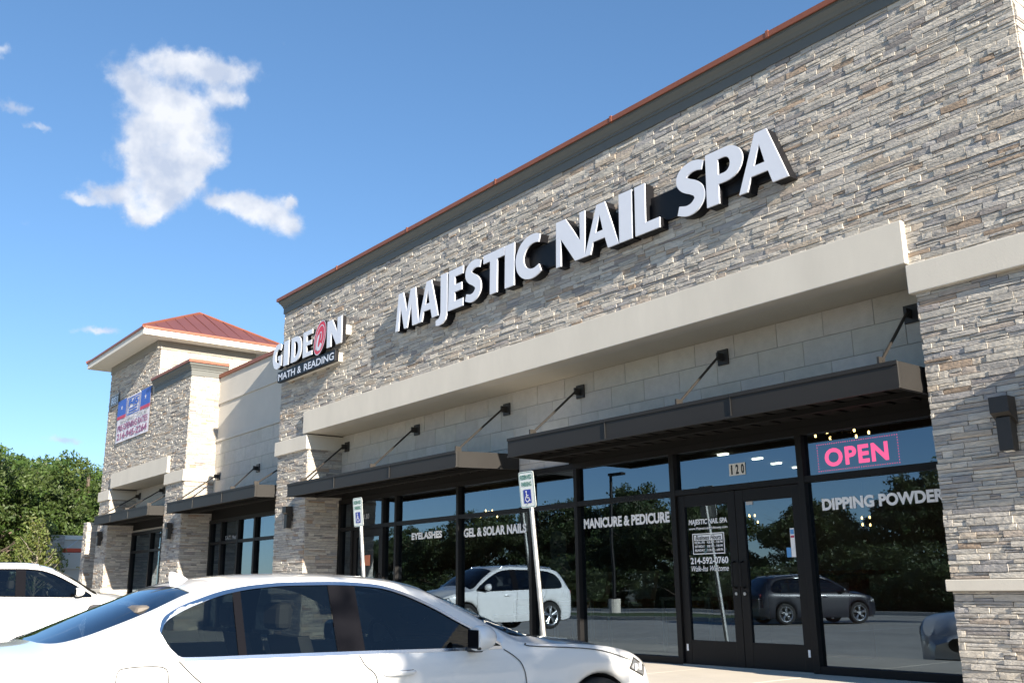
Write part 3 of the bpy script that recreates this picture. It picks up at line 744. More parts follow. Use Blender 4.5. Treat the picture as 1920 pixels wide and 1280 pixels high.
# ================================================================== MIDDLE UNIT
TX1 = -24.95
mid = root('retail_building', ((TX1+XL)/2, Y, 0), 'recessed cream block unit between two stone-clad blocks', 'building', 'units of the retail strip')
MB().box(TX1, XL, Y+.02, 1.0, 4.78, 6.56).build('wall', 'stucco_wall', mid)
MB().bbox(TX1+.002, XL-.002, Y-.012, Y+.02, 5.835, 5.90, .004).build('reveal_band', 'stucco_wall', mid)
for zz in (5.9, ):
    MB().box(TX1+.002, XL-.002, Y-.002, Y+.02, 5.90, 6.56).build('upper_panel', 'stucco_wall', mid)
MB().bbox(TX1+.002, XL-.002, Y-.03, Y+.02, 4.80, 4.875, .006).build('ledge', 'stucco_wall', mid)
blocks(mid, 'block_wall', TX1, XL, 2.74, 4.80, Y, .655, .34, .5)
MB().box(TX1, XL, Y-.05, 1.05, 6.56, 6.655).build('coping', 'copper', mid)
canopy(mid, TX1+.12, -19.40, -.45, Y-.012, 2.88, 3.14, [(-24.57,3.87,-24.28),(-22.08,3.83,-20.9),(-19.75,3.83,-19.6)], .03)
fr2 = MB().box(TX1, XL, Y-.045, Y+.09, 2.655, 2.737).build('storefront_frame', 'frame', mid)
mm = [-24.85, -24.1, -23.05, -22.05, -20.6, -19.35]
for x in mm: mullion(mid, x, 0, 2.655, .1, fr2)
for i in range(len(mm)-1):
    a, b = mm[i]+.05, mm[i+1]-.05
    MB().box(a, b, Y-.04, Y+.085, 2.105, 2.175).build('transom_bar', 'frame', fr2)
    MB().box(a, b, Y-.04, Y+.085, 0, .085).build('transom_bar', 'frame', fr2)
    pane(mid, a, b, .085, 2.105); pane(mid, a, b, 2.175, 2.655, 'transom_pane')
text_on('lettering', 'S.A.T. Math', -23.95, -23.2, 2.20, 2.30, YG-.006, 'vinyl_grey', mid, .02)
MB().quad((-22.0,.95,2.19),(-19.45,.95,2.19),(-19.45,.95,2.64),(-22.0,.95,2.64)).build('bright_pane_sheet', 'cream_sheet', mid)  # added cream sheet, its pale colour stands in for brightness in the transom
im = MB().box(TX1+.1, XL-.1, 7, 7.1, 0, 3.2); im.box(TX1+.02, TX1+.1, 1.05, 7, 0, 3.2); im.build('interior_wall', 'interior_wall', mid)
MB().quad((TX1,1,.004),(XL,1,.004),(XL,7,.004),(TX1,7,.004)).build('floor', 'interior_floor', mid)
MB().quad((TX1,1.1,3.2),(TX1,7,3.2),(XL,7,3.2),(XL,1.1,3.2)).build('ceiling', 'interior_ceiling', mid)
MB().box(TX1, XL, 1.0, 8, 6.4, 6.5).build('roof_deck', 'mortar', mid)

# ================================================================== TOWER UNIT
TX0, TXu = -32.48, -27.95
PTl, PTr = -31.40, -26.30
tow = root('retail_building', ((TX0+TX1)/2, 0, 0), 'stone tower unit with red metal hip roof and wide eaves', 'building', 'units of the retail strip')
w = MB()
w.box(TX0, TX1, .004, .3, ZB1, 6.7); w.box(TX0, TXu, .004, 3.0, 6.6, 8.15)
w.box(TX0, PTl, .004, .9, -.1, ZB1); w.box(PTr, TX1, .004, .9, -.1, ZB1)
w.box(TX1-.25, TX1-.004, .3, .95, 3, 6.7); w.box(TX0, TX0+.2, .3, 8, 0, 6.6); w.box(TX0+.2, TX1-.3, .3, 8, 6.3, 6.5); w.box(TX0+.2, TX1, 7.8, 8, 0, 6.5)
w.build('wall', 'mortar', tow)
regs = [((TX0,0,ZB1-.01), X_, (0,-1,0), TX1-TX0, 6.56-ZB1), ((TX0,0,6.55), X_, (0,-1,0), TXu-TX0+.3, 1.36),
        ((TX0,0,ZK1-.01), X_, (0,-1,0), -31.3-TX0, ZB1-ZK1), ((-26.15,0,ZK1-.01), X_, (0,-1,0), TX1+26.15, ZB1-ZK1),
        ((TX0,0,0), X_, (0,-1,0), PTl-TX0, ZK0), ((PTr,0,0), X_, (0,-1,0), TX1-PTr, ZK0),
        ((PTl,0,0), Yv, (1,0,0), Y, ZK0), ((TX1,0,0), Yv, (1,0,0), Y, ZK0), ((TX1,0,ZK1), Yv, (1,0,0), .95, 6.56-ZK1),
        ((TXu,0,6.56), Yv, (1,0,0), 3.0, 1.35)]
clad(tow, regs, 120)
MB().box(TX0-.03, TXu+.03, -.035, 3.03, 7.90, 8.17).build('frieze', 'frieze', tow)
cornice(tow, -27.9, TX1, 0, 6.55, 6.96, .2, .95, left=False)
MB().bbox(-31.25, -26.12, -.088, .2, ZB0, ZB1, .008).build('beam', 'stucco', tow)
MB().box(-31.2, -26.2, .2, Y, ZB0+.006, ZB0+.05).build('soffit', 'soffit', tow)
MB().bbox(TX0-.06, PTl+.05, -.072, Y, ZK0, ZK1, .008).build('collar', 'stucco', tow)
MB().bbox(PTr-.05, TX1+.06, -.072, Y+.01, ZK0, ZK1, .008).build('collar', 'stucco', tow)
MB().bbox(TX0-.05, PTl+.03, -.066, Y, .95, 1.06, .008).build('pier_sill', 'stucco', tow)
MB().bbox(PTr-.03, TX1+.05, -.066, Y, .95, 1.06, .008).build('pier_sill', 'stucco', tow)
blocks(tow, 'block_wall', PTl, PTr, 2.74, ZB0+.006, Y, .655, .305, .1)
canopy(tow, -31.3, -26.35, -.45, Y-.012, 2.94, 3.19, [(-31.0,3.85,-30.8),(-28.8,3.85,-28.5),(-26.7,3.85,-26.6)], .02)
fr3 = MB().box(PTl, PTr, Y-.045, Y+.09, 2.655, 2.737).build('storefront_frame', 'frame', tow)
mm = [-31.33, -29.6, -28.6, -27.5, -26.36]
for x in mm: mullion(tow, x, 0, 2.655, .1, fr3)
for i in range(len(mm)-1):
    a, b = mm[i]+.05, mm[i+1]-.05
    MB().box(a, b, Y-.04, Y+.085, 2.105, 2.175).build('transom_bar', 'frame', fr3)
    MB().box(a, b, Y-.04, Y+.085, 0, .085).build('transom_bar', 'frame', fr3)
    pane(tow, a, b, .085, 2.105); pane(tow, a, b, 2.175, 2.655, 'transom_pane')
MB().box(PTl, PTr, 6, 6.1, 0, 3.2).build('interior_wall', 'interior_wall', tow)
MB().box(PTl, PTr, 1, 6, 3.2, 3.25).build('ceiling', 'interior_ceiling', tow)
# hip roof
ox0, ox1, oy0, oy1, ze0, ze1 = -33.2, -27.42, -.62, 3.70, 8.15, 8.37
ev = MB().box(ox0, ox1, oy0, oy1, ze0, ze1).build('eave', 'eave', tow)
zr = 9.78; pk = [(-31.0, 1.54+.0, zr), (-29.55, 1.54, zr)]
pkx0, pkx1, pky = -30.55, -30.05, 1.9
a_, b_, c_, d_ = (ox0-.03,oy0-.03,ze1+.012),(ox1+.03,oy0-.03,ze1+.012),(ox1+.03,oy1+.03,ze1+.012),(ox0-.03,oy1+.03,ze1+.012)
p_, q_ = (pkx0,pky,zr),(pkx1,pky,zr)
rf = obj('roof', [a_,b_,c_,d_,p_,q_], [(0,1,5,4),(1,2,5),(2,3,4,5),(3,0,4)], 'roof_metal', tow)
def seam(A, B): return MB().tube([A, B], .022, 4).build('seam', 'roof_metal', rf)
def lerp(a, b, t): return tuple(a[i]+(b[i]-a[i])*t for i in range(3))
for k in range(1, 10):                      # right slope (faces +x)
    yy = oy0+(oy1-oy0)*k/10; s = (ox1, yy, ze1+.02)
    t = (yy-oy0)/(pky-oy0) if yy < pky else (oy1-yy)/(oy1-pky)
    e = (ox1+(pkx1-ox1)*t, yy, ze1+.02+(zr-ze1)*t); seam(s, e)
for k in range(1, 13):                      # front slope
    xx = ox0+(ox1-ox0)*k/13; t = min(1, (xx-ox0)/(pkx0-ox0), (ox1-xx)/(ox1-pkx1))
    seam((xx, oy0, ze1+.02), (xx, oy0+(pky-oy0)*t, ze1+.02+(zr-ze1)*t))
for A, B in ((a_,p_),(b_,q_),(c_,q_),(d_,p_),(p_,q_)):
    MB().tube([A, B], .05, 6).build('ridge_cap', 'copper', rf)
dr_ = MB(); dr_.box(ox0-.035, ox1+.035, oy0-.035, oy0-.004, ze1-.045, ze1+.02); dr_.box(ox1+.004, ox1+.035, oy0-.004, oy1+.035, ze1-.045, ze1+.02); dr_.box(ox0-.035, ox0-.004, oy0-.004, oy1+.035, ze1-.045, ze1+.02)
dr_.build('drip_edge', 'copper', rf)
# banner and number board on the tower
bn = root('banner', (-29.65, -.05, 5.45), 'white fitness studio banner with blue panels hung on stone tower', 'banner')
bx0, bx1, bz0, bz1, by = -31.25, -28.12, 5.46, 6.80, -.052
nn = 14; V = []
for i in range(nn+1):
    x = bx0+(bx1-bx0)*i/nn
    for z in (bz0, (bz0+bz1)/2, bz1): V.append((x, by-.006*math.sin(i*1.3), z))
obj('sheet', V, [(i*3+j, (i+1)*3+j, (i+1)*3+j+1, i*3+j+1) for i in range(nn) for j in range(2)], 'banner_white', bn, smooth=True)
yb = by-.014
def bq(name, x0, x1, z0, z1, m, y=yb): return MB().quad((x0,y,z0),(x1,y,z0),(x1,y,z1),(x0,y,z1)).build(name, m, bn)
bq('panel', bx0+.0, bx0+.86, 6.30, 6.80, 'blue'); bq('panel', bx0, bx0+.86, 6.20, 6.30, 'banner_red')
bq('panel', bx1-.86, bx1, 6.30, 6.80, 'blue'); bq('panel', bx1-.86, bx1, 6.20, 6.30, 'banner_red')
for cxs in (bx0+.43, bx1-.43):
    sp = []
    for k in range(10):
        r_ = .09 if k % 2 == 0 else .04; sp.append((cxs+r_*math.sin(k*math.pi/5), yb-.003, 6.55+r_*math.cos(k*math.pi/5)))
    obj('star', sp, [tuple(range(10))], 'banner_white', bn)
for (a, b, c, d) in ((-30.28,-29.08,6.72,6.755),(-30.28,-29.08,6.215,6.25),(-30.28,-30.24,6.25,6.72),(-29.12,-29.08,6.25,6.72)): bq('border', a, b, c, d, 'blue')
text_on('lettering', 'F45', -30.14, -29.22, 6.46, 6.69, yb-.002, 'blue', bn, .05)
bq('stripe', -30.10, -29.28, 6.38, 6.42, 'blue'); bq('stripe', -30.10, -29.28, 6.29, 6.34, 'blue')
text_on('lettering', 'SIGNING YOUR', -30.9, -28.3, 6.03, 6.16, yb, 'vinyl_grey', bn, .02)
text_on('lettering', 'PRE-OPENING RATES', -31.1, -28.25, 5.80, 6.0, yb, 'banner_text', bn, .025)
text_on('lettering', '214-945-2264', -31.1, -28.25, 5.53, 5.75, yb, 'banner_text', bn, .025)
nb = root('number_board', (-31.7, -.05, 6.75), 'small dark board with pale street number beside the banner', 'sign')
MB().bbox(-32.15, -31.30, -.06, -.03, 6.76, 7.10, .004).build('board', 'cornice', nb)
for z in (6.765, 7.085): MB().box(-32.14, -31.31, -.065, -.061, z, z+.012).build('rim', 'letter_white', nb)
text_on('digits', '8031', -32.08, -31.38, 6.81, 7.05, -.064, 'letter_white', nb, .03)

# ================================================================== NEXT UNIT (right of the salon, beyond the frame: its canopy shades the pier)
nx = root('retail_building', (0, Y, 0), 'lower cream unit with canopy past the salon corner', 'building', 'units of the retail strip')
MB().box(XR+.01, 9, 1.3, 1.5, 2.74, 6.5).build('wall', 'stucco_wall', nx)
MB().box(XR+.01, 9, 1.25, 1.28, 0, 2.74).build('storefront', 'frame', nx)
canopy(nx, XR+.10, 2.6, -.45, 1.28, 2.78, 3.03, [(-2.8,3.8,-2.7),(0,3.8,0)])
# ------------------------------------------------------------------ sconces
sconce(-3.905, 2.09, 2.57, .17, 'black metal wall lamp on the stone pier by the salon window')
sconce(-18.47, 2.18, 2.62, .17, 'black wall lamp on stone pier below the GIDEON sign')
sconce(-25.55, 2.27, 2.69, .17, 'black wall lamp on the tower pier beside the middle storefront')
sconce(-31.85, 2.35, 2.78, .17, 'black wall lamp on the outermost pier of the tower')

# ================================================================== reserved parking signs
def parking_sign(x, y, lean, label):
    s = root('parking_sign', (x, y, 0), label, 'sign', 'reserved parking signs')
    top = 2.42
    px = lambda z: x-lean*z
    MB().tube([(px(-.2), y, -.2), (px(top-.05), y, top-.05)], .031, 14).build('post', 'galv', s, smooth=False)
    wd, ht, z0 = .305, .47, top-.47
    def rr(w_, h_, r, zc, yy):
        P = []
        for (sx, sz, a0) in ((1,-1,-90),(1,1,0),(-1,1,90),(-1,-1,180)):
            for k in range(5):
                a = R(a0+90*k/4); P.append((sx*(w_/2-r)+r*math.cos(a), zc+sz*(h_/2-r)+r*math.sin(a)))
        return [(px(p[1])+p[0], yy, p[1]) for p in P]
    zc = z0+ht/2; yp = y-.045
    o_ = rr(wd, ht, .035, zc, yp); b_ = [(p[0], p[1]+.004, p[2]) for p in o_]; n = len(o_)
    pl = obj('plate', o_+b_, [tuple(range(n)), tuple(range(n, 2*n))[::-1]]+[(k, (k+1) % n, n+(k+1) % n, n+k) for k in range(n)], 'sign_white', s)
    A = rr(wd-.02, ht-.02, .03, zc, yp-.002); B = rr(wd-.032, ht-.032, .025, zc, yp-.002)
    obj('border', A+B, [(k, (k+1) % n, n+(k+1) % n, n+k) for k in range(n)], 'sign_green', pl)
    xc = px(zc)
    def tx(t, za, zb_, hw): 
        P, F = text_mesh(t, -hw, hw, za, zb_, .03); obj('lettering', [(px(v)+u, yp-.003, v) for u, v in P], F, 'sign_green', pl)
    tx('RESERVED', z0+.365, z0+.425, .115); tx('PARKING', z0+.275, z0+.335, .10)
    bx = [(-.075, z0+.06), (.075, z0+.06), (.075, z0+.235), (-.075, z0+.235)]
    obj('emblem_panel', [(px(v)+u, yp-.003, v) for u, v in bx], [(0,1,2,3)], 'sign_blue', pl)
    # wheelchair emblem
    V = []; F = []
    def addpoly(P):
        k = len(V); V.extend((px(v)+u, yp-.005, v) for u, v in P); F.append(tuple(range(k, k+len(P))))
    cz = z0+.115
    def rng_(cx, cy, r, t, a0, a1, n_=16):
        for k in range(n_):
            a, b = R(a0+(a1-a0)*k/n_), R(a0+(a1-a0)*(k+1)/n_)
            addpoly([(cx+(r-t)*math.cos(a), cy+(r-t)*math.sin(a)), (cx+r*math.cos(a), cy+r*math.sin(a)), (cx+r*math.cos(b), cy+r*math.sin(b)), (cx+(r-t)*math.cos(b), cy+(r-t)*math.sin(b))])
    rng_(-.005, cz, .042, .011, 110, 360)
    rng_(-.018, z0+.207, .013, .013, 0, 360, 10)
    addpoly([(-.026, z0+.19), (-.010, z0+.19), (-.004, z0+.125), (-.020, z0+.125)])
    addpoly([(-.012, z0+.165), (.022, z0+.165), (.022, z0+.154), (-.012, z0+.154)])
    addpoly([(-.016, z0+.136), (.030, z0+.136), (.030, z0+.124), (-.016, z0+.124)])
    addpoly([(.020, z0+.136), (.032, z0+.136), (.052, z0+.086), (.040, z0+.083)])
    obj('emblem', V, F, 'vinyl_white', pl)
    for zz in (z0+.05, z0+ht-.05):
        MB().tube([(px(zz), yp-.008, zz), (px(zz), y+.05, zz)], .008, 8).build('bolt', 'galv', s)
    return s
parking_sign(-9.36, -.92, .125, 'reserved parking sign on leaning steel post before the GEL & SOLAR NAILS window')
parking_sign(-13.68, -.92, .16, 'reserved parking sign on leaning steel post nearer the GIDEON pier')

# ================================================================== interior things
led = root('led_open_sign', (-6.0, .9, 2.22), 'pink-red LED OPEN sign with dotted border behind glass', 'sign')
yy = .87
P, F = text_mesh('OPEN', -6.43, -5.63, 2.265, 2.475, .035, 0, 1.12)
obj('lettering', [(u, yy, v) for u, v in P], F, 'led_red', led)
dots = MB()
def dot(x, z):
    dots.add([(x-.0065, yy, z), (x, yy, z-.0065), (x+.0065, yy, z), (x, yy, z+.0065)], [(0,1,2,3)])
for k in range(36):
    x = -6.52+1.01*k/35; dot(x, 2.225); dot(x, 2.53)
for k in range(1, 10): dot(-6.52, 2.225+.305*k/10); dot(-5.51, 2.225+.305*k/10)
o = dots.build('dotted_border', 'led_red', led); o['kind'] = 'stuff'
for xx in (-6.4, -5.6): MB().tube([(xx, yy+.02, 2.53), (xx, yy+.02, 2.73)], .003, 6).build('hanger', 'frame', led)
def chandelier(x, y, z, n, r, label):
    c = root('chandelier', (x, y, z), label, 'chandelier', 'lit chandeliers inside the salon')
    MB().tube([(x, y, z+.05), (x, y, 3.19)], .01, 6).build('stem', 'bronze', c)
    for k in range(n):
        a = 2*math.pi*k/n; rr_ = r*(1 if k % 2 else .62); zz = z+(0 if k % 2 else .12)
        MB().tube([(x, y, zz-.05), (x+rr_*.6*math.cos(a), y+rr_*.6*math.sin(a), zz-.09), (x+rr_*math.cos(a), y+rr_*math.sin(a), zz)], .007, 5).build('arm', 'bronze', c)
        MB().tube([(x+rr_*math.cos(a), y+rr_*math.sin(a), zz), (x+rr_*math.cos(a), y+rr_*math.sin(a), zz+.035), (x+rr_*math.cos(a), y+rr_*math.sin(a), zz+.05)], [.013, .015, .003], 6).build('bulb', 'lamp_warm', c)
chandelier(-7.25, 2.55, 2.88, 12, .34, 'many-bulb chandelier glowing just above the OPEN sign')
chandelier(-12.0, 6.6, 2.12, 5, .15, 'small chandelier with warm bulbs seen through the double door')
chandelier(-17.6, 4.4, 2.5, 5, .2, 'small chandelier seen through the GEL & SOLAR NAILS window')
chandelier(-9.4, 6.4, 1.92, 4, .12, 'tiny pair of bulbs deep behind the DIPPING POWDER window')
for k, (x, y) in enumerate(((-10.91,3.64),(-10.89,4.52),(-10.92,5.52),(-11.17,6.41),(-11.31,7.27))):
    c = tag(MB().box(x-.10, x+.10, y-.035, y+.035, 3.17, 3.198).build('ceiling_light', 'lamp_white'), ['first','second','third','fourth','fifth'][k]+' ceiling light in the row seen through the door transom', 'ceiling light', 'row of ceiling lights in the salon')
dk = root('reception_desk', (-8.9, 3.2, 0), 'wooden reception desk inside the salon door', 'desk')
MB().bbox(-9.0, -7.4, 3.0, 3.1, .004, 1.08, .01).build('front_panel', 'wood', dk)
MB().bbox(-9.1, -7.3, 2.95, 3.6, 1.082, 1.14, .01).build('top', 'wood', dk)
MB().bbox(-9.0, -8.92, 3.1, 3.6, .004, 1.08, .01).build('side_panel', 'wood', dk)
MB().box(-8.75, -7.65, 2.985, 2.998, .45, .98).build('inset_panel', 'paper', dk)
ps = root('window_poster', (-11.35, 1.0, 1.2), 'pale poster of a face standing behind the window glass', 'poster')
P = [(-11.52,1.74),(-11.45,1.79),(-11.33,1.80),(-11.22,1.76),(-11.15,1.66),(-11.14,1.52),(-11.17,1.42),(-11.12,1.32),(-11.05,1.22),(-11.05,1.16),(-11.58,1.16),(-11.56,1.3),(-11.50,1.38),(-11.53,1.5)]
obj('sheet', [(u,1.02,v) for u,v in P]+[(u,1.03,v) for u,v in P], [tuple(range(len(P)))[::-1], tuple(range(len(P),2*len(P)))]+[(k,(k+1)%len(P),len(P)+(k+1)%len(P),len(P)+k) for k in range(len(P))], 'skin_print', ps)
for (cx, cz, a, b, m) in ((-11.41,1.60,.035,.012,'black'),(-11.26,1.61,.035,.012,'black'),(-11.33,1.43,.045,.016,'banner_red')):
    q = disc(cx, cz, a, b, 1.017, 0, 14); obj('print', q, [tuple(range(14))], m, ps)
for k, x in enumerate((-16.2, -14.9, -13.6, -11.6, -10.3)):
    t = root('pedicure_chair', (x, 4.6, 0), ['outermost pale','second pale','third pale','fourth pale','innermost pale'][k]+' pedicure chair in the row inside the salon', 'chair', 'pedicure chairs inside the salon')
    MB().bbox(x-.33, x+.33, 4.3, 5.0, .42, .58, .05).build('seat', 'paper', t)
    MB().add(*_slab(x-.31, x+.31, 4.95, .5, 5.2, 1.25, .16)).build('backrest', 'paper', t)
    for sx in (-.38, .38): MB().bbox(x+sx-.06, x+sx+.06, 4.3, 5.0, .42, .72, .03).build('armrest', 'wood', t)
    MB().bbox(x-.36, x+.36, 3.7, 5.1, .004, .41, .04).build('base', 'wood', t)
for (x, h, lab) in ((-12.4, .72, 'pale nail table behind the window near the sign post'), (-9.9, .75, 'pale nail table behind the manicure window')):
    t = root('nail_table', (x, 2.4, 0), lab, 'table')
    MB().bbox(x-.5, x+.5, 2.2, 2.7, h, h+.05, .01).build('top', 'paper', t)
    for sx in (-.45, .45):
        for sy in (2.25, 2.65): MB().box(x+sx-.025, x+sx+.025, sy-.025, sy+.025, .004, h).build('leg', 'paper', t)

# ================================================================== cars
def pchip(x, xp, yp):
    x = np.asarray(x, float); xp = np.asarray(xp, float); yp = np.asarray(yp, float); h = np.diff(xp); d = np.diff(yp)/h
    m_ = np.zeros_like(xp); m_[0], m_[-1] = d[0], d[-1]
    for i in range(1, len(xp)-1):
        if d[i-1]*d[i] > 0:
            w1, w2 = 2*h[i]+h[i-1], h[i]+2*h[i-1]; m_[i] = (w1+w2)/(w1/d[i-1]+w2/d[i])
    i = np.clip(np.searchsorted(xp, x)-1, 0, len(xp)-2); t = np.clip((x-xp[i])/h[i], 0, 1)
    return (2*t**3-3*t**2+1)*yp[i]+(t**3-2*t**2+t)*h[i]*m_[i]+(-2*t**3+3*t**2)*yp[i+1]+(t**3-t**2)*h[i]*m_[i+1]
class Tab:
    def __init__(s, pts): pts = sorted(pts); s.x = [p[0] for p in pts]; s.y = [p[1] for p in pts]
    def __call__(s, x): return pchip(x, s.x, s.y)
def lin(a, b, t): return a+(b-a)*t
def make_car(P, label, loc, rz, paint):
    car = root('parked_car', loc, label, 'car'); ORG[car.name] = Vector((0, 0, 0)); car.rotation_euler = (0, 0, rz)
    zc, hw, zb, zrail, lrail, lge, wt, wb = (Tab(P[k]) for k in ('zc', 'hw', 'zb', 'zr', 'lr', 'lg', 'wt', 'wb'))
    y0, y1 = P['ends']; wy0, wy1 = P['win']; slope = P['tumble']
    arches = P['wheels']; ra = P['arch_r']; wr = P['wheel_r']; wz = wr
    ys = set(np.linspace(y0, y1, 96).round(3)); ys |= {round(v, 3) for v in (wy0, wy1, *P['rear_glass'], *P['wind'], *P['keys'])}
    for ya in arches:
        for k in range(-6, 7): ys.add(round(ya+ra*math.sin(k*math.pi/12), 3))
    ys = np.array(sorted(ys)); sill = P['sill']
    NS = 19
    def section(y):
        h = float(hw(y)); b = float(zb(y)); c = float(zc(y)); bot = sill+P['endlift']*max(0, abs(y-(y0+y1)/2)-(y1-y0)/2+.45)**1.5
        for ya in arches:
            if abs(y-ya) < ra: bot = max(bot, wz+math.sqrt(ra*ra-(y-ya)**2))
        sh_ = b-.115*P['cr']
        def zz(t): return lin(bot, sh_, t)
        pts = [(h-.055, bot), (h-.028, zz(.10)), (h-.008, zz(.28)), (h, zz(.5)), (h+.004, zz(.75)), (h+.006, zz(.92)), (h+.002, sh_+.02), (h-.012, lin(sh_, b, .7)), (h-.03, b)]
        inwin = wy0 <= y <= wy1
        gr, gl = float(zrail(y)), float(lrail(y)); ge = float(lge(y))
        gr = max(gr, b+.004) if c > b else b+.004
        if inwin:
            w0, w1 = float(wb(y)), float(wt(y)); w1 = max(w1, w0+.001)
        else:
            w0 = b+(gr-b)*.12; w1 = b+(gr-b)*.6
            if y < wy0:
                k = min(1, (wy0-y)/.3); zq = float(wb(wy0)); w0 = lin(min(zq, gr-.01), w0, k); w1 = lin(min(zq+.001, gr-.006), w1, k)
        lx = lambda z: (h-.03)-slope*(z-b)
        l0, l1 = max(lx(w0), gl), max(lx(w1), gl+.01)
        if not inwin:
            k = min(1, ((wy0-y) if y < wy0 else (y-wy1))/.35)
            l0 = lin(l0, lin(h-.03, gl, .12), k); l1 = lin(l1, lin(h-.03, gl, .6), k)
        pts += [(l0, w0), (l1, w1)]
        lm = lin(l1, gl, .55); pts += [(lm, lin(w1, gr, .62)), (gl, gr)]
        ge = min(ge, gl-.02); pw = P['crown']
        zz2 = lambda l: c-(c-gr)*(abs(l)/gl)**pw
        pts += [(ge, zz2(ge))]
        for t in (.8, .6, .4, .2): pts.append((ge*t, zz2(ge*t)))
        pts.append((0, c))
        return pts
    S = [section(y) for y in ys]; n = len(ys); NS = len(S[0])
    iB, iT, iG = 9, 10, 13
    V = []; 
    for i, y in enumerate(ys):
        for (l, z) in S[i]: V.append((l, y, z))
        for (l, z) in S[i][:-1]: V.append((-l, y, z))
    st = 2*NS-1
    def vid(i, j, s): return i*st+(j if (s > 0 or j == NS-1) else NS+j)
    F = []; 
    rg0, rg1 = P['rear_glass']; wg0, wg1 = P['wind']
    mid_ = lambda i: (ys[i]+ys[i+1])/2
    for i in range(n-1):
        ym = mid_(i)
        for s in (1, -1):
            for j in range(NS-1):
                if j == iB and wy0 < ym < wy1: continue
                if j >= iG and (rg0 < ym < rg1 or wg0 < ym < wg1): continue
                q = (vid(i, j, s), vid(i+1, j, s), vid(i+1, j+1, s), vid(i, j+1, s))
                q = tuple(dict.fromkeys(q))
                if len(q) > 2: F.append(q if s > 0 else q[::-1])
    for i in (0, n-1):
        loop = [vid(i, j, 1) for j in range(NS)]+[vid(i, j, -1) for j in range(NS-2, -1, -1)]
        F.append(tuple(loop) if i == n-1 else tuple(loop[::-1]))
    body = obj('body', V, F, paint, car, smooth=True, local=True)
    Sm = np.array(S)                                        # n x NS x 2
    def side_x(y, z):
        i = int(np.clip(np.searchsorted(ys, y)-1, 0, n-2)); t = (y-ys[i])/(ys[i+1]-ys[i]); s_ = Sm[i]*(1-t)+Sm[i+1]*t
        zz_, ll_ = s_[:iG+1, 1], s_[:iG+1, 0]; o_ = np.argsort(zz_); return float(np.interp(z, zz_[o_], ll_[o_]))
    # glass
    def gstrip(name, ya, yb_, s, j0, j1, m, off):
        idx = [i for i in range(n) if ya-1e-6 <= ys[i] <= yb_+1e-6]; VV = []; FF = []
        for i in idx:
            for j in (j0, j1):
                l, z = S[i][j]; VV.append((s*(l-off), ys[i], z))
        for k in range(len(idx)-1):
            q = (2*k, 2*k+2, 2*k+3, 2*k+1); FF.append(q if s > 0 else q[::-1])
        return obj(name, VV, FF, m, car, smooth=True, local=True)
    near = lambda v: float(ys[np.argmin(abs(ys-v))])
    for s in (1, -1):
        for (a, b, m, nm) in P['side']:
            gstrip(nm, near(a), near(b), s, iB, iT, m, .006 if m == 'car_glass' else .001)
        # bright trim round the side glass
        for key, jj, off, wdt in (('t', iT, .0, .012), ('b', iB, .0, .011)):
            pts = [(S[i][jj], ys[i]) for i in range(n) if wy0 <= ys[i] <= wy1]
            VV = []; FF = []
            for (l, z), y in pts:
                sg_ = 1 if key == 't' else -1
                za, zb__ = (z-.002, z+wdt*1.6) if key == 't' else (z-wdt*1.6, z+.002)
                VV += [(s*(side_x(y, za)+.004), y, za), (s*(side_x(y, zb__)+.006), y, zb__)]
            for k in range(len(pts)-1):
                q = (2*k, 2*k+2, 2*k+3, 2*k+1); FF.append(q if s > 0 else q[::-1])
            obj('window_trim', VV, FF, P['trim'], car, smooth=True, local=True)
    def topglass(name, ya, yb_, m):
        idx = [i for i in range(n) if ya-1e-6 <= ys[i] <= yb_+1e-6]; VV = []; FF = []
        cols_ = list(range(iG, NS))
        for i in idx:
            row = [(S[i][j][0], ys[i], S[i][j][1]-.004) for j in cols_]; row += [(-p[0], p[1], p[2]) for p in row[-2::-1]]; VV += row
        w_ = 2*len(cols_)-1
        for k in range(len(idx)-1):
            for q in range(w_-1): FF.append((k*w_+q, (k+1)*w_+q, (k+1)*w_+q+1, k*w_+q+1))
        return obj(name, VV, FF, m, car, smooth=True, local=True)
    topglass('rear_window', near(rg0), near(rg1), 'car_rear_glass'); topglass('windscreen', near(wg0), near(wg1), 'car_glass')
    # seams
    def ribbon(pts, s, w_=.0075, m='seam', name='panel_gap', off=.005):
        VV = []; FF = []; pts = [np.array(p) for p in catmull(pts, 5)]
        for k, p in enumerate(pts):
            d = pts[min(k+1, len(pts)-1)]-pts[max(k-1, 0)]; d = d/(np.linalg.norm(d)+1e-9); nn_ = np.array((-d[1], d[0]))*w_/2
            for q in (p-nn_, p+nn_): VV.append((s*(side_x(q[0], q[1])+off), q[0], q[1]))
        for k in range(len(pts)-1):
            q = (2*k, 2*k+1, 2*k+3, 2*k+2); FF.append(q if s < 0 else q[::-1])
        return obj(name, VV, FF, m, car, local=True)
    for s in (1, -1):
        for pts in P['seams']: ribbon(pts, s)
        for (ya, yb_, z, dz_) in P['handles']:
            VV = MB(); yy_ = np.linspace(ya, yb_, 9)
            path = [(s*(side_x(y, z+dz_*k/8)+.012+.022*math.sin(math.pi*k/8)), y, z+dz_*k/8) for k, y in enumerate(yy_)]
            VV.tube(path, [.007]+[.016]*7+[.007], 8); h_ = VV.build('door_handle', paint, None); h_.parent = car
            hl = MB().tube([(p[0]+s*.004, p[1], p[2]+.013) for p in path[1:-1]], .005, 6).build('handle_strip', 'chrome', None); hl.parent = car
    if P.get('fuel'): ribbon(P['fuel'], 1, .006)
    # mirrors
    my, mz = P['mirror']
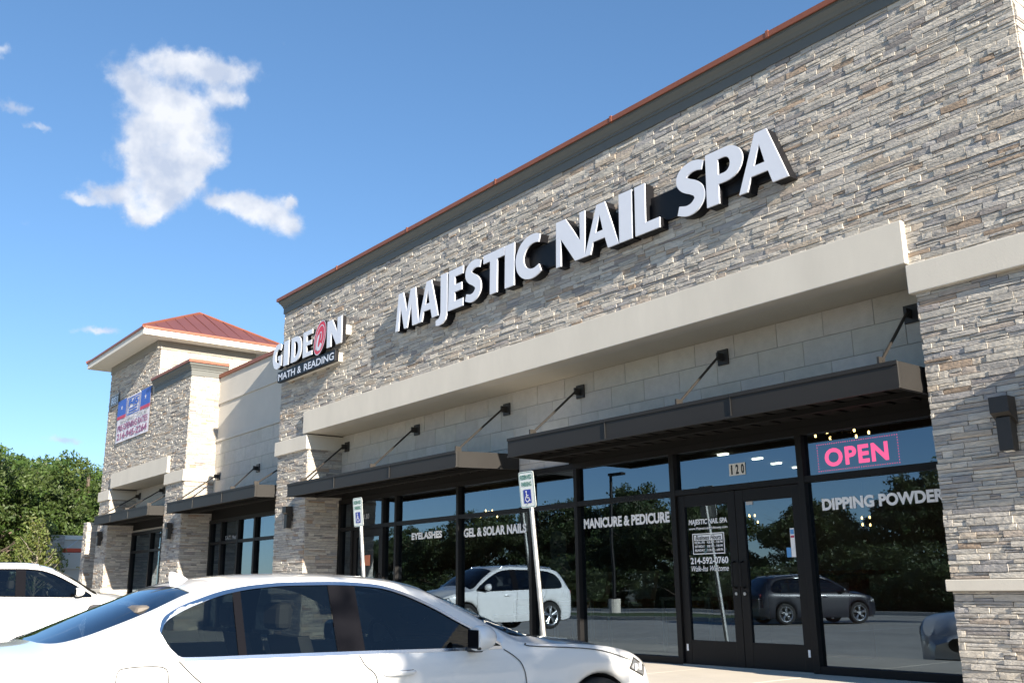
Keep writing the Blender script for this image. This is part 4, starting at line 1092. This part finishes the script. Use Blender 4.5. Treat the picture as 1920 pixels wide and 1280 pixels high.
    for s in (1, -1):
        bm = bmesh.new(); bmesh.ops.create_uvsphere(bm, u_segments=20, v_segments=12, radius=1)
        xb_ = side_x(my, mz-.05)
        for v in bm.verts:
            x, y, z = v.co
            y = max(y, -.35) if y < 0 else y
            x = x*.5+.5; x = x
            zz_ = z*(.082+.012*x)*(1 if z > 0 else .9)
            v.co = (s*(xb_+.06+x*.175), my+y*.13-.02, mz+zz_+.01*x)
        mh = bpy.data.meshes.new('mirror'); 
        bmesh.ops.recalc_face_normals(bm, faces=bm.faces); bm.to_mesh(mh); bm.free(); mh.materials.append(MAT[paint]); mh.polygons.foreach_set('use_smooth', [True]*len(mh.polygons))
        mo = bpy.data.objects.new('mirror', mh); COL.objects.link(mo); mo.parent = car
        ft = MB().bbox(min(s*(xb_-.03), s*(xb_+.12)), max(s*(xb_-.03), s*(xb_+.12)), my-.03, my+.03, mz-.085, mz-.05, .008).build('mirror_foot', 'black_trim', None); ft.parent = mo
        gl_ = MB().box(min(s*(xb_+.08), s*(xb_+.195)), max(s*(xb_+.08), s*(xb_+.195)), my-.071, my-.0665, mz-.055, mz+.062).build('mirror_glass', 'black_gloss', None); gl_.parent = mo
        bl = MB().bbox(min(s*(xb_+.07), s*(xb_+.205)), max(s*(xb_+.07), s*(xb_+.205)), my-.066, my-.045, mz-.066, mz+.070, .010).build('mirror_bezel', 'black_trim', None); bl.parent = mo
    # wheels
    wm = None
    for s in (1, -1):
        for ya in arches:
            wx = s*(float(hw(ya))-.115)
            tyre = MB(); prof = [(.10,wr-.10),(.115,wr-.06),(.105,wr-.012),(.07,wr),(-.07,wr),(-.105,wr-.012),(-.115,wr-.06),(-.10,wr-.10)]; nn_ = 36; VV = []; FF = []
            for k in range(nn_):
                a = 2*math.pi*k/nn_
                for (dx, r_) in prof: VV.append((wx+dx, ya+r_*math.cos(a), wz+r_*math.sin(a)))
            m_ = len(prof)
            for k in range(nn_):
                for j in range(m_-1): FF.append((k*m_+j, k*m_+j+1, ((k+1) % nn_)*m_+j+1, ((k+1) % nn_)*m_+j))
            wo = obj('wheel', VV, FF, 'tyre', car, smooth=True, local=True)
            rm = MB(); rr = wr-.10
            for k in range(nn_):
                a, b = 2*math.pi*k/nn_, 2*math.pi*(k+1)/nn_
                for (r0_, r1_, d0_, d1_) in ((rr+.004, rr-.03, .10, .085), (rr-.03, rr-.035, .085, -.06)):
                    rm.quad((wx+s*d0_, ya+r0_*math.cos(a), wz+r0_*math.sin(a)), (wx+s*d0_, ya+r0_*math.cos(b), wz+r0_*math.sin(b)), (wx+s*d1_, ya+r1_*math.cos(b), wz+r1_*math.sin(b)), (wx+s*d1_, ya+r1_*math.cos(a), wz+r1_*math.sin(a)))
            for k in range(5):
                for da in (-.16, .16):
                    a = 2*math.pi*k/5+.3; e = a+da
                    c0 = (wx+s*.075, ya+.05*math.cos(a), wz+.05*math.sin(a)); c1 = (wx+s*.088, ya+(rr-.02)*math.cos(e), wz+(rr-.02)*math.sin(e))
                    rm.tube([c0, c1], [.03, .02], 6)
            rm.tube([(wx+s*.05, ya, wz), (wx+s*.095, ya, wz)], .06, 16)
            r_o = rm.build('rim', 'rim', None); r_o.parent = wo
            bk = MB().tube([(wx-s*.02, ya, wz), (wx+s*.01, ya, wz)], rr-.06, 20).build('brake_disc', 'dark_int', None); bk.parent = wo
    # arch liners, floor pan and cabin
    ln = MB(); hmax = max(P['hw'], key=lambda q: q[1])[1]
    for ya in arches:
        k0 = 14
        for s in (1, -1):
            for k in range(k0):
                a, b = math.pi*k/k0, math.pi*(k+1)/k0; x0_, x1_ = s*(hmax-.05), s*(hmax-.42)
                ln.quad((x0_, ya+ra*math.cos(a), wz+ra*math.sin(a)), (x1_, ya+ra*math.cos(a), wz+ra*math.sin(a)), (x1_, ya+ra*math.cos(b), wz+ra*math.sin(b)), (x0_, ya+ra*math.cos(b), wz+ra*math.sin(b)))
    ln.box(-hmax+.12, hmax-.12, y0+.25, y1-.25, sill-.02, sill+.06)
    lo = ln.build('underbody', 'dark_int', None); lo.parent = car
    cb = MB(); fl = P['floor']; bz = float(zb((wy0+wy1)/2))
    cb.box(-hmax+.14, hmax-.14, P['cabin'][0], P['cabin'][1], fl, fl+.03)
    cb.bbox(-hmax+.16, hmax-.16, P['cabin'][1]-.45, P['cabin'][1], fl+.25, bz-.03, .05)       # dash
    cb.box(-hmax+.16, hmax-.16, P['cabin'][0]-.35, P['cabin'][0]+.05, bz-.09, bz-.05)          # parcel shelf
    co = cb.build('cabin', 'dark_int', None); co.parent = car
    for (yy_, xs_) in P['seats']:
        for xx in xs_:
            stm = MB(); stm.bbox(xx-.24, xx+.24, yy_-.02, yy_+.46, fl+.1, fl+.32, .05)
            stm.add(*_slab(xx-.23, xx+.23, yy_-.06, fl+.22, yy_-.22, bz+.10, .12))
            stm.bbox(xx-.13, xx+.13, yy_-.31, yy_-.20, bz+.14, bz+.31, .04)
            so_ = stm.build('seat', 'seat', None); so_.parent = car
    sw = MB(); cxx, cyy, czz = -.37, P['cabin'][1]-.55, bz-.02
    sw.tube([(cxx+.18*math.cos(2*math.pi*k/20), cyy-.07*math.sin(2*math.pi*k/20), czz+.17*math.sin(2*math.pi*k/20)) for k in range(21)], .014, 6)
    sw.tube([(cxx, cyy, czz), (cxx, cyy+.3, czz-.12)], .04, 8); s_o = sw.build('steering_wheel', 'black_trim', None); s_o.parent = car
    # front and rear furniture
    for s in (1, -1):
        hl = P['headlight']; VV = []; FF = []
        m_ = 8
        for a in range(m_+1):
            for b in range(m_+1):
                u_, v_ = a/m_, b/m_
                yy_ = lin(lin(hl[0][0], hl[1][0], u_), lin(hl[3][0], hl[2][0], u_), v_); z_ = lin(lin(hl[0][1], hl[1][1], u_), lin(hl[3][1], hl[2][1], u_), v_)
                VV.append((s*(side_x(yy_, z_)+.004), yy_, z_))
        for a in range(m_):
            for b in range(m_):
                q = (a*(m_+1)+b, (a+1)*(m_+1)+b, (a+1)*(m_+1)+b+1, a*(m_+1)+b+1); FF.append(q[::-1] if s > 0 else q)
        hlo = obj('headlight', VV, FF, 'lens_in', car, smooth=True, local=True)
        ed = [hl[0], hl[1], hl[2], hl[3], hl[0]]
        pts = []
        for e in range(4):
            for k in range(6): t = k/6; pts.append((lin(ed[e][0], ed[e+1][0], t), lin(ed[e][1], ed[e+1][1], t)))
        pts.append(pts[0])
        MB().tube([(s*(side_x(*p)+.004), p[0], p[1]) for p in pts], .006, 5).build('lamp_rim', 'black_trim', None).parent = hlo
        for t in (.35, .7):
            yy_ = lin(hl[0][0], hl[2][0], t); z_ = lin(hl[0][1], hl[2][1], t)
            MB().tube([(s*(side_x(yy_, z_)+.002), yy_, z_), (s*(side_x(yy_, z_)+.012), yy_+.01, z_)], [.03, .024], 12).build('reflector', 'clear_white' if 'clear_white' in MAT else 'vinyl_white', None).parent = hlo
        tl_ = P['tail']; x_ = side_x(tl_[0], tl_[2])
        MB().bbox(min(s*(x_-.10), s*(x_+.006)), max(s*(x_-.10), s*(x_+.006)), tl_[0], tl_[1], tl_[2], tl_[3], .015).build('tail_light', 'tail', None).parent = car
    # grille and intake on the nose
    yn = y1
    for s in (1, -1):
        q = disc(s*.16, P['grille_z'], .125, .085, 0, 0, 20)
        obj('grille', [(p[0], yn+.006, p[2]) for p in q]+[(p[0], yn-.05, p[2]) for p in q], [tuple(range(20))[::-1]]+[(k, (k+1) % 20, 20+(k+1) % 20, 20+k) for k in range(20)], 'black_trim', car, local=True)
    MB().bbox(-.5, .5, yn-.05, yn+.008, sill+.06, sill+.20, .02).build('air_intake', 'black_trim', None).parent = car
    MB().bbox(-.155, .155, yn-.01, yn+.012, sill+.24, sill+.33, .004).build('number_plate', 'vinyl_grey', None).parent = car
    if P.get('fin'):
        fy, fz = P['fin']; VV = []; 
        rows = [(-.0, .17, .050), (.03, .155, .042), (.06, .11, .026), (.085, .05, .012), (.094, .02, .004)]; N_ = 14
        for (h_, ln_, wd_) in rows:
            for k in range(N_):
                a = 2*math.pi*k/N_; VV.append((wd_*math.sin(a), fy-.02*h_/.09+ (ln_*.62*math.cos(a) if math.cos(a) > 0 else ln_*.38*math.cos(a)) - h_*.5, fz+h_))
        FF = [(r_*N_+k, r_*N_+(k+1) % N_, (r_+1)*N_+(k+1) % N_, (r_+1)*N_+k) for r_ in range(4) for k in range(N_)]+[tuple(4*N_+k for k in range(N_))]
        obj('antenna_fin', VV, FF, paint, car, smooth=True, local=True)
    if P.get('rails'):
        for s in (1, -1):
            ya, yb_ = P['rails']; pts = [(s*(float(lrail(y))-.03), y, float(zrail(y))+.045) for y in np.linspace(ya, yb_, 9)]
            pts = [(pts[0][0], pts[0][1]-.05, pts[0][2]-.05)]+pts+[(pts[-1][0], pts[-1][1]+.05, pts[-1][2]-.05)]
            MB().tube(pts, .016, 8).build('roof_rail', 'chrome', None).parent = car
    return car
dY, dZ = 5.25, .36
def T(pts): return [(y+dY, z+dZ) for y, z in pts]
def Ty(pts): return [(y+dY, v) for y, v in pts]
SEDAN = dict(
    ends=(-7.70+dY, -2.80+dY), sill=.17, endlift=.25, tumble=.42, cr=1.0, crown=2.6,
    zc=T([(-7.70,.60),(-7.66,.65),(-7.56,.68),(-7.44,.695),(-7.36,.725),(-7.15,.815),(-6.9,.915),(-6.67,1.0),(-6.45,1.05),(-6.2,1.075),(-5.9,1.083),(-5.6,1.078),(-5.3,1.06),(-5.02,1.022),(-4.8,.955),(-4.5,.845),(-4.2,.72),(-4.0,.635),(-3.9,.612),(-3.6,.585),(-3.3,.545),(-3.08,.485),(-2.93,.41),(-2.84,.32),(-2.80,.24)]),
    hw=Ty([(-7.70,.70),(-7.62,.78),(-7.5,.845),(-7.3,.89),(-7.0,.915),(-6.5,.925),(-5.5,.925),(-4.5,.925),(-3.9,.925),(-3.6,.92),(-3.35,.895),(-3.15,.84),(-3.0,.77),(-2.9,.68),(-2.84,.58),(-2.80,.48)]),
    zb=T([(-7.70,.56),(-7.6,.605),(-7.4,.625),(-7.1,.622),(-6.8,.60),(-6.35,.592),(-5.62,.58),(-4.81,.565),(-4.5,.565),(-4.2,.57),(-3.9,.56),(-3.6,.535),(-3.3,.48),(-3.1,.41),(-2.95,.33),(-2.85,.25),(-2.80,.18)]),
    zr=T([(-7.70,.575),(-7.6,.625),(-7.42,.655),(-7.2,.725),(-6.98,.80),(-6.8,.875),(-6.67,.93),(-6.5,.985),(-6.3,1.02),(-6.05,1.037),(-5.8,1.037),(-5.5,1.022),(-5.3,.998),(-5.1,.945),(-4.9,.86),(-4.7,.76),(-4.5,.655),(-4.35,.60),(-4.1,.585),(-3.6,.55),(-3.2,.46),(-2.9,.30),(-2.80,.2)]),
    lr=Ty([(-7.70,.60),(-7.5,.70),(-7.3,.72),(-7.0,.70),(-6.7,.675),(-6.4,.675),(-6.0,.68),(-5.5,.68),(-5.2,.69),(-4.9,.735),(-4.6,.80),(-4.4,.84),(-4.1,.80),(-3.6,.72),(-3.2,.62),(-2.9,.5),(-2.80,.36)]),
    lg=Ty([(-7.70,.25),(-7.42,.28),(-7.405,.40),(-7.37,.51),(-7.30,.575),(-7.2,.605),(-6.9,.59),(-6.67,.56),(-6.4,.56),(-5.5,.58),(-5.05,.62),(-4.8,.69),(-4.4,.79),(-4.1,.70),(-3.6,.6),(-2.80,.3)]),
    wt=T([(-6.91,.742),(-6.89,.79),(-6.8,.85),(-6.68,.90),(-6.5,.955),(-6.3,.985),(-6.1,.998),(-5.83,1.0),(-5.68,.996),(-5.47,.98),(-5.32,.945),(-5.18,.893),(-5.03,.825),(-4.89,.75),(-4.77,.69),(-4.56,.578)]),
    wb=T([(-6.91,.74),(-6.87,.67),(-6.80,.612),(-6.35,.604),(-5.62,.592),(-4.81,.577),(-4.56,.576)]),
    win=(-6.91+dY, -4.56+dY), rear_glass=(-7.42+dY, -6.66+dY), wind=(-5.0+dY, -3.98+dY), keys=[v+dY for v in (-7.405,-7.39,-7.37,-7.34,-7.30,-6.47,-6.42,-5.83,-5.66,-6.89,-6.87,-6.80)],
    wheels=(-3.63+dY, -6.60+dY), arch_r=.365, wheel_r=.335,
    side=[(-6.91+dY,-6.47+dY,'car_glass','side_window'),(-6.47+dY,-6.42+dY,'black_gloss','window_post'),(-6.42+dY,-5.83+dY,'car_glass','side_window'),(-5.83+dY,-5.64+dY,'black_gloss','door_pillar'),(-5.64+dY,-4.56+dY,'car_glass','side_window')],
    trim='chrome',
    seams=[T([(-5.69,.572),(-5.655,.51),(-5.59,.455),(-5.57,.38),(-5.565,.1),(-5.57,-.12)]), T([(-6.82,.595),(-6.76,.53),(-6.67,.455),(-6.5,.35),(-6.3,.25),(-6.22,.0),(-6.22,-.12)]), T([(-4.55,.555),(-4.45,.49),(-4.40,.43),(-4.37,.32),(-4.34,.0),(-4.34,-.12)]), T([(-4.33,.585),(-4.30,.565),(-3.7,.515),(-3.3,.42)])],
    handles=[(-6.59+dY,-6.36+dY,.468+dZ,.0),(-5.53+dY,-5.29+dY,.452+dZ,-.0)],
    fuel=T([(-6.88,.50),(-6.89,.555),(-6.95,.575),(-7.10,.575),(-7.15,.55),(-7.15,.44),(-7.10,.42),(-6.95,.42),(-6.88,.44),(-6.88,.50)]),
    mirror=(-4.83+dY, .635+dZ), floor=.30, cabin=(-6.9+dY, -4.2+dY), seats=[(-5.75+dY, (-.38,.38)), (-6.65+dY, (-.4,0,.4))],
    headlight=T([(-3.32,.36),(-3.12,.29),(-3.08,.36),(-3.24,.43)]), tail=(-7.66+dY,-7.42+dY,.33+dZ,.50+dZ), grille_z=.24+dZ-.06, fin=(-6.52+dY, 1.0+dZ), rails=None)
sed = make_car(SEDAN, 'white sedan in the front with dark tinted windows and bright window trim', (-6.68, -5.107, -.413), 0, 'paint_white')
sed.scale = (1.04, 1.04, 1.04)
SUV = dict(
    ends=(-2.32, 2.30), sill=.24, endlift=.25, tumble=.34, cr=1.0, crown=3.0,
    zc=[(-2.32,1.0),(-2.29,1.08),(-2.22,1.20),(-2.05,1.40),(-1.9,1.54),(-1.78,1.62),(-1.4,1.66),(-.8,1.69),(-.2,1.695),(.2,1.67),(.45,1.61),(.75,1.47),(1.05,1.30),(1.25,1.17),(1.35,1.12),(1.7,1.08),(2.0,1.01),(2.15,.94),(2.25,.84),(2.30,.72)],
    hw=[(-2.32,.72),(-2.25,.82),(-2.1,.89),(-1.8,.93),(-1,.945),(0,.945),(1.2,.94),(1.7,.92),(1.95,.86),(2.12,.77),(2.24,.64),(2.30,.5)],
    zb=[(-2.32,.93),(-2.2,1.04),(-2.0,1.09),(-1.6,1.085),(-1.0,1.07),(0,1.045),(.7,1.025),(1.1,1.02),(1.5,1.01),(1.8,.96),(2.05,.88),(2.2,.78),(2.30,.66)],
    zr=[(-2.32,.96),(-2.2,1.12),(-2.05,1.33),(-1.9,1.48),(-1.75,1.565),(-1.4,1.61),(-.8,1.635),(-.2,1.635),(.15,1.605),(.4,1.53),(.65,1.40),(.9,1.25),(1.1,1.10),(1.2,1.05),(1.6,1.02),(2.0,.92),(2.30,.69)],
    lr=[(-2.32,.62),(-2.1,.70),(-1.8,.71),(-1,.72),(0,.725),(.4,.73),(.7,.77),(1.0,.83),(1.2,.85),(1.6,.78),(2.0,.62),(2.30,.38)],
    lg=[(-2.32,.55),(-2.1,.62),(-1.8,.64),(-1,.64),(0,.64),(.35,.66),(.7,.72),(1.1,.80),(1.6,.65),(2.30,.3)],
    wt=[(-1.86,1.17),(-1.84,1.25),(-1.75,1.38),(-1.6,1.475),(-1.3,1.535),(-.8,1.56),(-.2,1.56),(.1,1.54),(.3,1.49),(.5,1.405),(.75,1.27),(.95,1.15),(1.10,1.05)],
    wb=[(-1.86,1.165),(-1.82,1.125),(-1.7,1.10),(-1,1.085),(0,1.06),(.7,1.042),(1.10,1.038)],
    win=(-1.86, 1.10), rear_glass=(-2.22,-1.83), wind=(.42, 1.24), keys=[-1.22,-1.16,-.30,-.12,-1.84,-1.82],
    wheels=(1.42, -1.39), arch_r=.405, wheel_r=.365,
    side=[(-1.86,-1.22,'car_glass','side_window'),(-1.22,-1.16,'black_gloss','window_post'),(-1.16,-.30,'car_glass','side_window'),(-.30,-.12,'black_gloss','door_pillar'),(-.12,1.10,'car_glass','side_window')],
    trim='black_gloss',
    seams=[[(-.22,1.03),(-.2,.8),(-.19,.5),(-.2,.28)], [(-1.25,1.06),(-1.2,.9),(-1.05,.7),(-.98,.45),(-.98,.28)], [(1.08,1.0),(1.1,.8),(1.08,.5),(1.06,.28)]],
    handles=[(-.98,-.76,.93,.0),(.0,.22,.915,.0)], fuel=None, mirror=(.82, 1.12), floor=.42, cabin=(-1.7, 1.15), seats=[(-.05, (-.4,.4)), (-.95, (-.42,0,.42))],
    headlight=[(1.86,.74),(2.16,.70),(2.14,.82),(1.94,.87)], tail=(-2.28,-2.08,.86,1.03), grille_z=.70, fin=(-1.5, 1.62), rails=(-1.6, .1))
make_car(SUV, 'white SUV parked nose-in before the tower, half hidden by the sedan', (-20.02, -4.62, -.075), 0, 'paint_white').scale = (.925, .925, .925)
make_car(SUV, 'dark blue SUV across the lot, seen mirrored in the salon window', (-21.6, -20.3, -.43), R(205), 'paint_dark')

# ================================================================== trees
def leaf_mesh(name, clumps, per, size, base, var, flat=0.7, sun_tint=0.0):
    """clumps: array (n,4) x,y,z,r -> one mesh of small leaf quads"""
    n = len(clumps)*per
    c = np.repeat(clumps, per, axis=0)
    d = rng.normal(size=(n, 3)); d /= np.linalg.norm(d, axis=1)[:, None]
    rad = rng.uniform(0.25, 1.0, n)**.6
    p = c[:, :3]+d*(rad*c[:, 3])[:, None]*np.array([1, 1, flat])
    u = rng.normal(size=(n, 3)); u /= np.linalg.norm(u, axis=1)[:, None]
    nn = d*.6+rng.normal(size=(n, 3))*.7; v = np.cross(nn, u); v /= np.linalg.norm(v, axis=1)[:, None]+1e-9
    s = size*rng.uniform(.6, 1.3, n)[:, None]
    V = np.stack([p-u*s, p-v*s*.45, p+u*s, p+v*s*.45], 1).reshape(-1, 3)
    me = bpy.data.meshes.new(name); me.vertices.add(4*n); me.vertices.foreach_set('co', V.astype(np.float32).ravel())
    me.loops.add(4*n); me.loops.foreach_set('vertex_index', np.arange(4*n, dtype=np.int32)); me.polygons.add(n)
    me.polygons.foreach_set('loop_start', np.arange(0, 4*n, 4, dtype=np.int32)); me.polygons.foreach_set('loop_total', np.full(n, 4, np.int32))
    cl = np.repeat(rng.uniform(1-var, 1+var, (len(clumps), 1))*np.array(base)[None]*rng.uniform(.9, 1.1, (len(clumps), 3)), per, axis=0)*rng.uniform(.8, 1.2, (n, 1))
    a = me.attributes.new('Col', 'FLOAT_COLOR', 'POINT'); cc = np.ones((4*n, 4), np.float32); cc[:, :3] = np.repeat(cl, 4, axis=0); a.data.foreach_set('color', cc.ravel())
    me.materials.append(MAT['leaf']); me.update(calc_edges=True); return me
def limbs(h, spread, r0, n_br, crown_z, lean=0.0, fork=True):
    mb = MB(); tips = []
    tr = [(0,0,-.3)]
    for k in range(1, 7): tr.append((lean*k/6*h+random.uniform(-.06,.06)*h*.1, random.uniform(-.06,.06)*h*.1, h*.8*k/6))
    mb.tube(tr, [r0*1.25]+[r0*(1-.13*k) for k in range(6)], 8)
    for k in range(n_br):
        t = random.uniform(.3, .95); z = tr[0][2]+(h*.8)*t; b = Vector((lean*t*h, 0, z)); a = random.uniform(0, 6.28); L_ = spread*random.uniform(.5, 1)*(1.15-t*.5)
        m1 = b+Vector((math.cos(a)*L_*.5, math.sin(a)*L_*.5, L_*.28)); e = b+Vector((math.cos(a)*L_, math.sin(a)*L_, L_*random.uniform(.35, .8)))
        rr = r0*.42*(1.1-t); mb.tube([b, m1, e], [rr, rr*.7, rr*.25], 6); tips.append(e)
        for q in range(2):
            e2 = m1+Vector((random.uniform(-1,1), random.uniform(-1,1), random.uniform(.1,1)))*L_*.5; mb.tube([m1, e2], [rr*.5, rr*.12], 5); tips.append(e2)
    return mb, tips
TREE = []
def proto_tree(h, spread, zc_, base, n_lobe, n_clump, per, size, r0, var=.3):
    lobes = []
    for k in range(n_lobe):
        a = random.uniform(0, 6.28); q = math.sqrt(random.random())*.72
        lobes.append((math.cos(a)*spread*q, math.sin(a)*spread*q, lin(zc_, h*.86, random.random()**.8*(1-.45*q)), spread*random.uniform(.30, .48)))
    cl = []
    while len(cl) < n_clump:
        lx, ly, lz_, lr_ = random.choice(lobes); d = np.array([random.gauss(0,1) for _ in range(3)]); d /= np.linalg.norm(d)
        if d[2] < -.75: continue
        rr = lr_*random.uniform(.72, 1.05); p = (lx+d[0]*rr, ly+d[1]*rr, lz_+d[2]*rr*.72)
        if p[2] > .8: cl.append((*p, random.uniform(.30, .62)*spread/4.2))
    crown = leaf_mesh('crown', np.array(cl), per, size, base, var)
    mb, _ = limbs(h, spread*.95, r0, 12, zc_)
    me = bpy.data.meshes.new('trunk'); me.from_pydata(mb.V, [], mb.F); me.materials.append(MAT['bark']); me.update()
    TREE.append((crown, me)); return len(TREE)-1
def tree(kind, loc, sc, rz, label, group=None, name='leafy_tree', cat='tree'):
    t = root(name, loc, label, cat, group); t.scale = (sc[0], sc[0], sc[1]); t.rotation_euler = (0, 0, rz)
    for nm, me in (('crown', TREE[kind][0]), ('trunk', TREE[kind][1])):
        o = bpy.data.objects.new(nm, me); COL.objects.link(o); o.parent = t
    return t
k_oak = proto_tree(8.5, 4.4, 2.8, (.060, .098, .020), 16, 400, 70, .10, .22)
k_oak2 = proto_tree(8.0, 4.0, 2.2, (.070, .104, .024), 13, 340, 70, .10, .20)
k_dark = proto_tree(8.5, 4.6, 1.6, (.062, .088, .030), 18, 420, 52, .13, .22)
def young(h, n, base, per, size, seed, dens_r=.33):
    random.seed(seed); mb = MB(); tips = []
    mb.tube([(0,0,-.3),(.03,0,h*.35),(-.02,.03,h*.7),(0,0,h)], [.06,.05,.03,.008], 8)
    for k in range(n):
        t = random.uniform(.28, .97); a = random.uniform(0, 6.28); L_ = h*.36*(1.12-t)*random.uniform(.6, 1.1)
        b = Vector((0, 0, h*t)); e = b+Vector((math.cos(a)*L_, math.sin(a)*L_, L_*.95)); m1 = (b+e)/2+Vector((0, 0, -.03))
        mb.tube([b, m1, e], [.018, .012, .004], 5); tips += [tuple(b.lerp(e, q))+(dens_r*random.uniform(.6, 1.1),) for q in (.45, .75, 1.0)]
    cr = leaf_mesh('crown', np.array(tips), per, size, base, .25, flat=.9)
    me = bpy.data.meshes.new('trunk'); me.from_pydata(mb.V, [], mb.F); me.materials.append(MAT['bark_pale']); me.update()
    TREE.append((cr, me)); return len(TREE)-1
k_young = young(3.6, 46, (.12, .15, .035), 16, .07, 3)
k_yell = young(3.2, 34, (.22, .19, .03), 14, .08, 5)
k_shade = young(5.2, 85, (.07, .10, .02), 21, .085, 9, .36)
random.seed(11)
LT = [(-51.5,.2,.92,'broad green tree at the far edge of the woods'),(-55.8,3.0,1.02,'tallest rounded green tree behind the white SUV'),(-53.5,5.0,.90,'green tree between the tall tree and the tower'),(-58.5,7.2,.98,'green tree just showing beside the tower wall'),(-57,-2.2,.98,'green tree cut off by the picture edge'),(-62,.8,1.1,'green tree at the back of the woods'),(-61,5.0,1.05,'dark green tree in the second row of the woods'),(-64,9.5,1.05,'green tree hidden mostly behind the tower'),(-66,-4,1.1,'green tree in the rear row past the picture edge')]
for i, (x, y, s, lab) in enumerate(LT):
    tree((k_oak, k_oak2, k_oak)[i % 3], (x, y, -.6), (s*1.16, s*1.21), i*1.7, lab, 'woods behind the strip')
for i in range(12):
    x, y = -51-random.random()*5, -5+i*1.2; s = random.uniform(.42, .6)
    tree(k_oak2, (x, y, -1.7), (s*1.1, s), i*2.1, 'low green undergrowth bush along the edge of the woods', 'undergrowth bushes', 'bush', 'bush')
tree(k_young, (-44.6, .95, -.5), (1.15, 1.25), .4, 'young yellow-green tree with pale thin trunk before the woods', 'young trees', 'young_tree')
tree(k_young, (-43.2, -.75, -.5), (.8, .85), 2.2, 'shorter young yellow-green tree at the picture edge', 'young trees', 'young_tree')
tree(k_yell, (-40.5, 2.6, -.1), (.9, 1.05), 1.2, 'yellow-leaved sapling beside the outermost tower pier', 'young trees', 'young_tree')
for i in range(24):
    x = -88+i*4.2+random.uniform(-1, 1); y = -36-random.uniform(0, 7)-(4 if i % 3 == 0 else 0); s = random.uniform(.80, 1.08)
    tree(k_dark, (x, y, -.5), (s, s*random.uniform(.85, 1.1)), i*1.3, 'dark tree across the lot, seen mirrored in the shop windows', 'mirrored trees across the lot')
for i in range(26):
    x = -92+i*4.1+random.uniform(-1, 1); y = -33.5-random.uniform(0, 3); s = random.uniform(.6, .85)
    tree(k_dark, (x, y, -2.2), (s*1.15, s*.8), i*2.3, 'dark undergrowth bush across the lot, seen mirrored in the shop windows', 'mirrored undergrowth across the lot', 'bush', 'bush')
tree(k_shade, (7.3, -6.4, -.4), (1.35, 1.38), .7, 'slender lot tree casting dappled shade on the white sedan', None, 'young_tree')
tree(k_shade, (-13.5, -24.5, -.42), (.8, .95), 2.0, 'slender lot tree mirrored in the DIPPING POWDER window', None, 'young_tree')
# light pole across the lot
lp = root('light_pole', (-36.5, -25.0, -.4), 'dark parking lot light pole mirrored in the manicure window', 'lamp post')
MB().tube([(-36.5,-25,-.4),(-36.5,-25,6.6)], [.09,.07], 8).build('pole', 'frame', lp)
MB().bbox(-36.55,-35.6,-25.15,-24.85,6.55,6.68,.02).build('lamp_head', 'frame', lp)
MB().tube([(-36.5,-25,-.5),(-36.5,-25,.35)], .3, 14).build('base', 'walk', lp)

# ================================================================== far building behind the cars
fb = root('far_building', (-46, 4, -.4), 'low cream building with stone pier beyond the tower', 'building')
MB().box(-46.6,-46.0,1.78,2.32,-.4,3.4).build('pier_core', 'mortar', fb)
clad(fb, [((-46.6,1.78,-.4), X_, (0,-1,0), .6, 3.8), ((-46.0,1.78,-.4), Yv, (1,0,0), .54, 3.8)], 0)
MB().box(-46.4,-46.2,2.32,8,-.4,3.22).build('wall', 'stucco_wall', fb)
MB().box(-46.45,-46.12,2.32,8,3.22,3.40).build('parapet', 'eave', fb)
MB().box(-46.22,-46.14,2.32,8,1.95,2.02).build('ledge', 'stucco', fb)
MB().box(-46.18,-46.10,3.2,4.0,-.4,1.8).build('door', 'frame', fb)
st2 = root('stone_wall_stub', (-34.1, .4, -.4), 'tan stone wall end just outside the tower pier', 'wall')
MB().box(-34.4,-34.0,.08,.72,-.4,3.2).build('core', 'mortar', st2)
clad(st2, [((-34.4,.08,-.4), X_, (0,-1,0), .4, 3.6), ((-34.0,.08,-.4), Yv, (1,0,0), .64, 3.6)], 0)
aw = root('red_awning', (-44.5, 2.6, -.4), 'flat red metal awning beside the far stone wall', 'awning')
MB().bbox(-45.2,-44.5,2.05,3.35,2.62,2.78,.02).build('deck', 'awning_red', aw)
MB().tube([(-44.6,2.85,2.62),(-44.3,3.25,-.4)], .07, 8).build('strut', 'awning_red', aw)
MB().tube([(-45.1,2.2,2.78),(-46.1,2.9,3.2)], .02, 6).build('tie_rod', 'vinyl_grey', aw)
MB().tube([(-45.1,3.2,2.78),(-46.1,3.2,3.2)], .02, 6).build('tie_rod', 'vinyl_grey', aw)
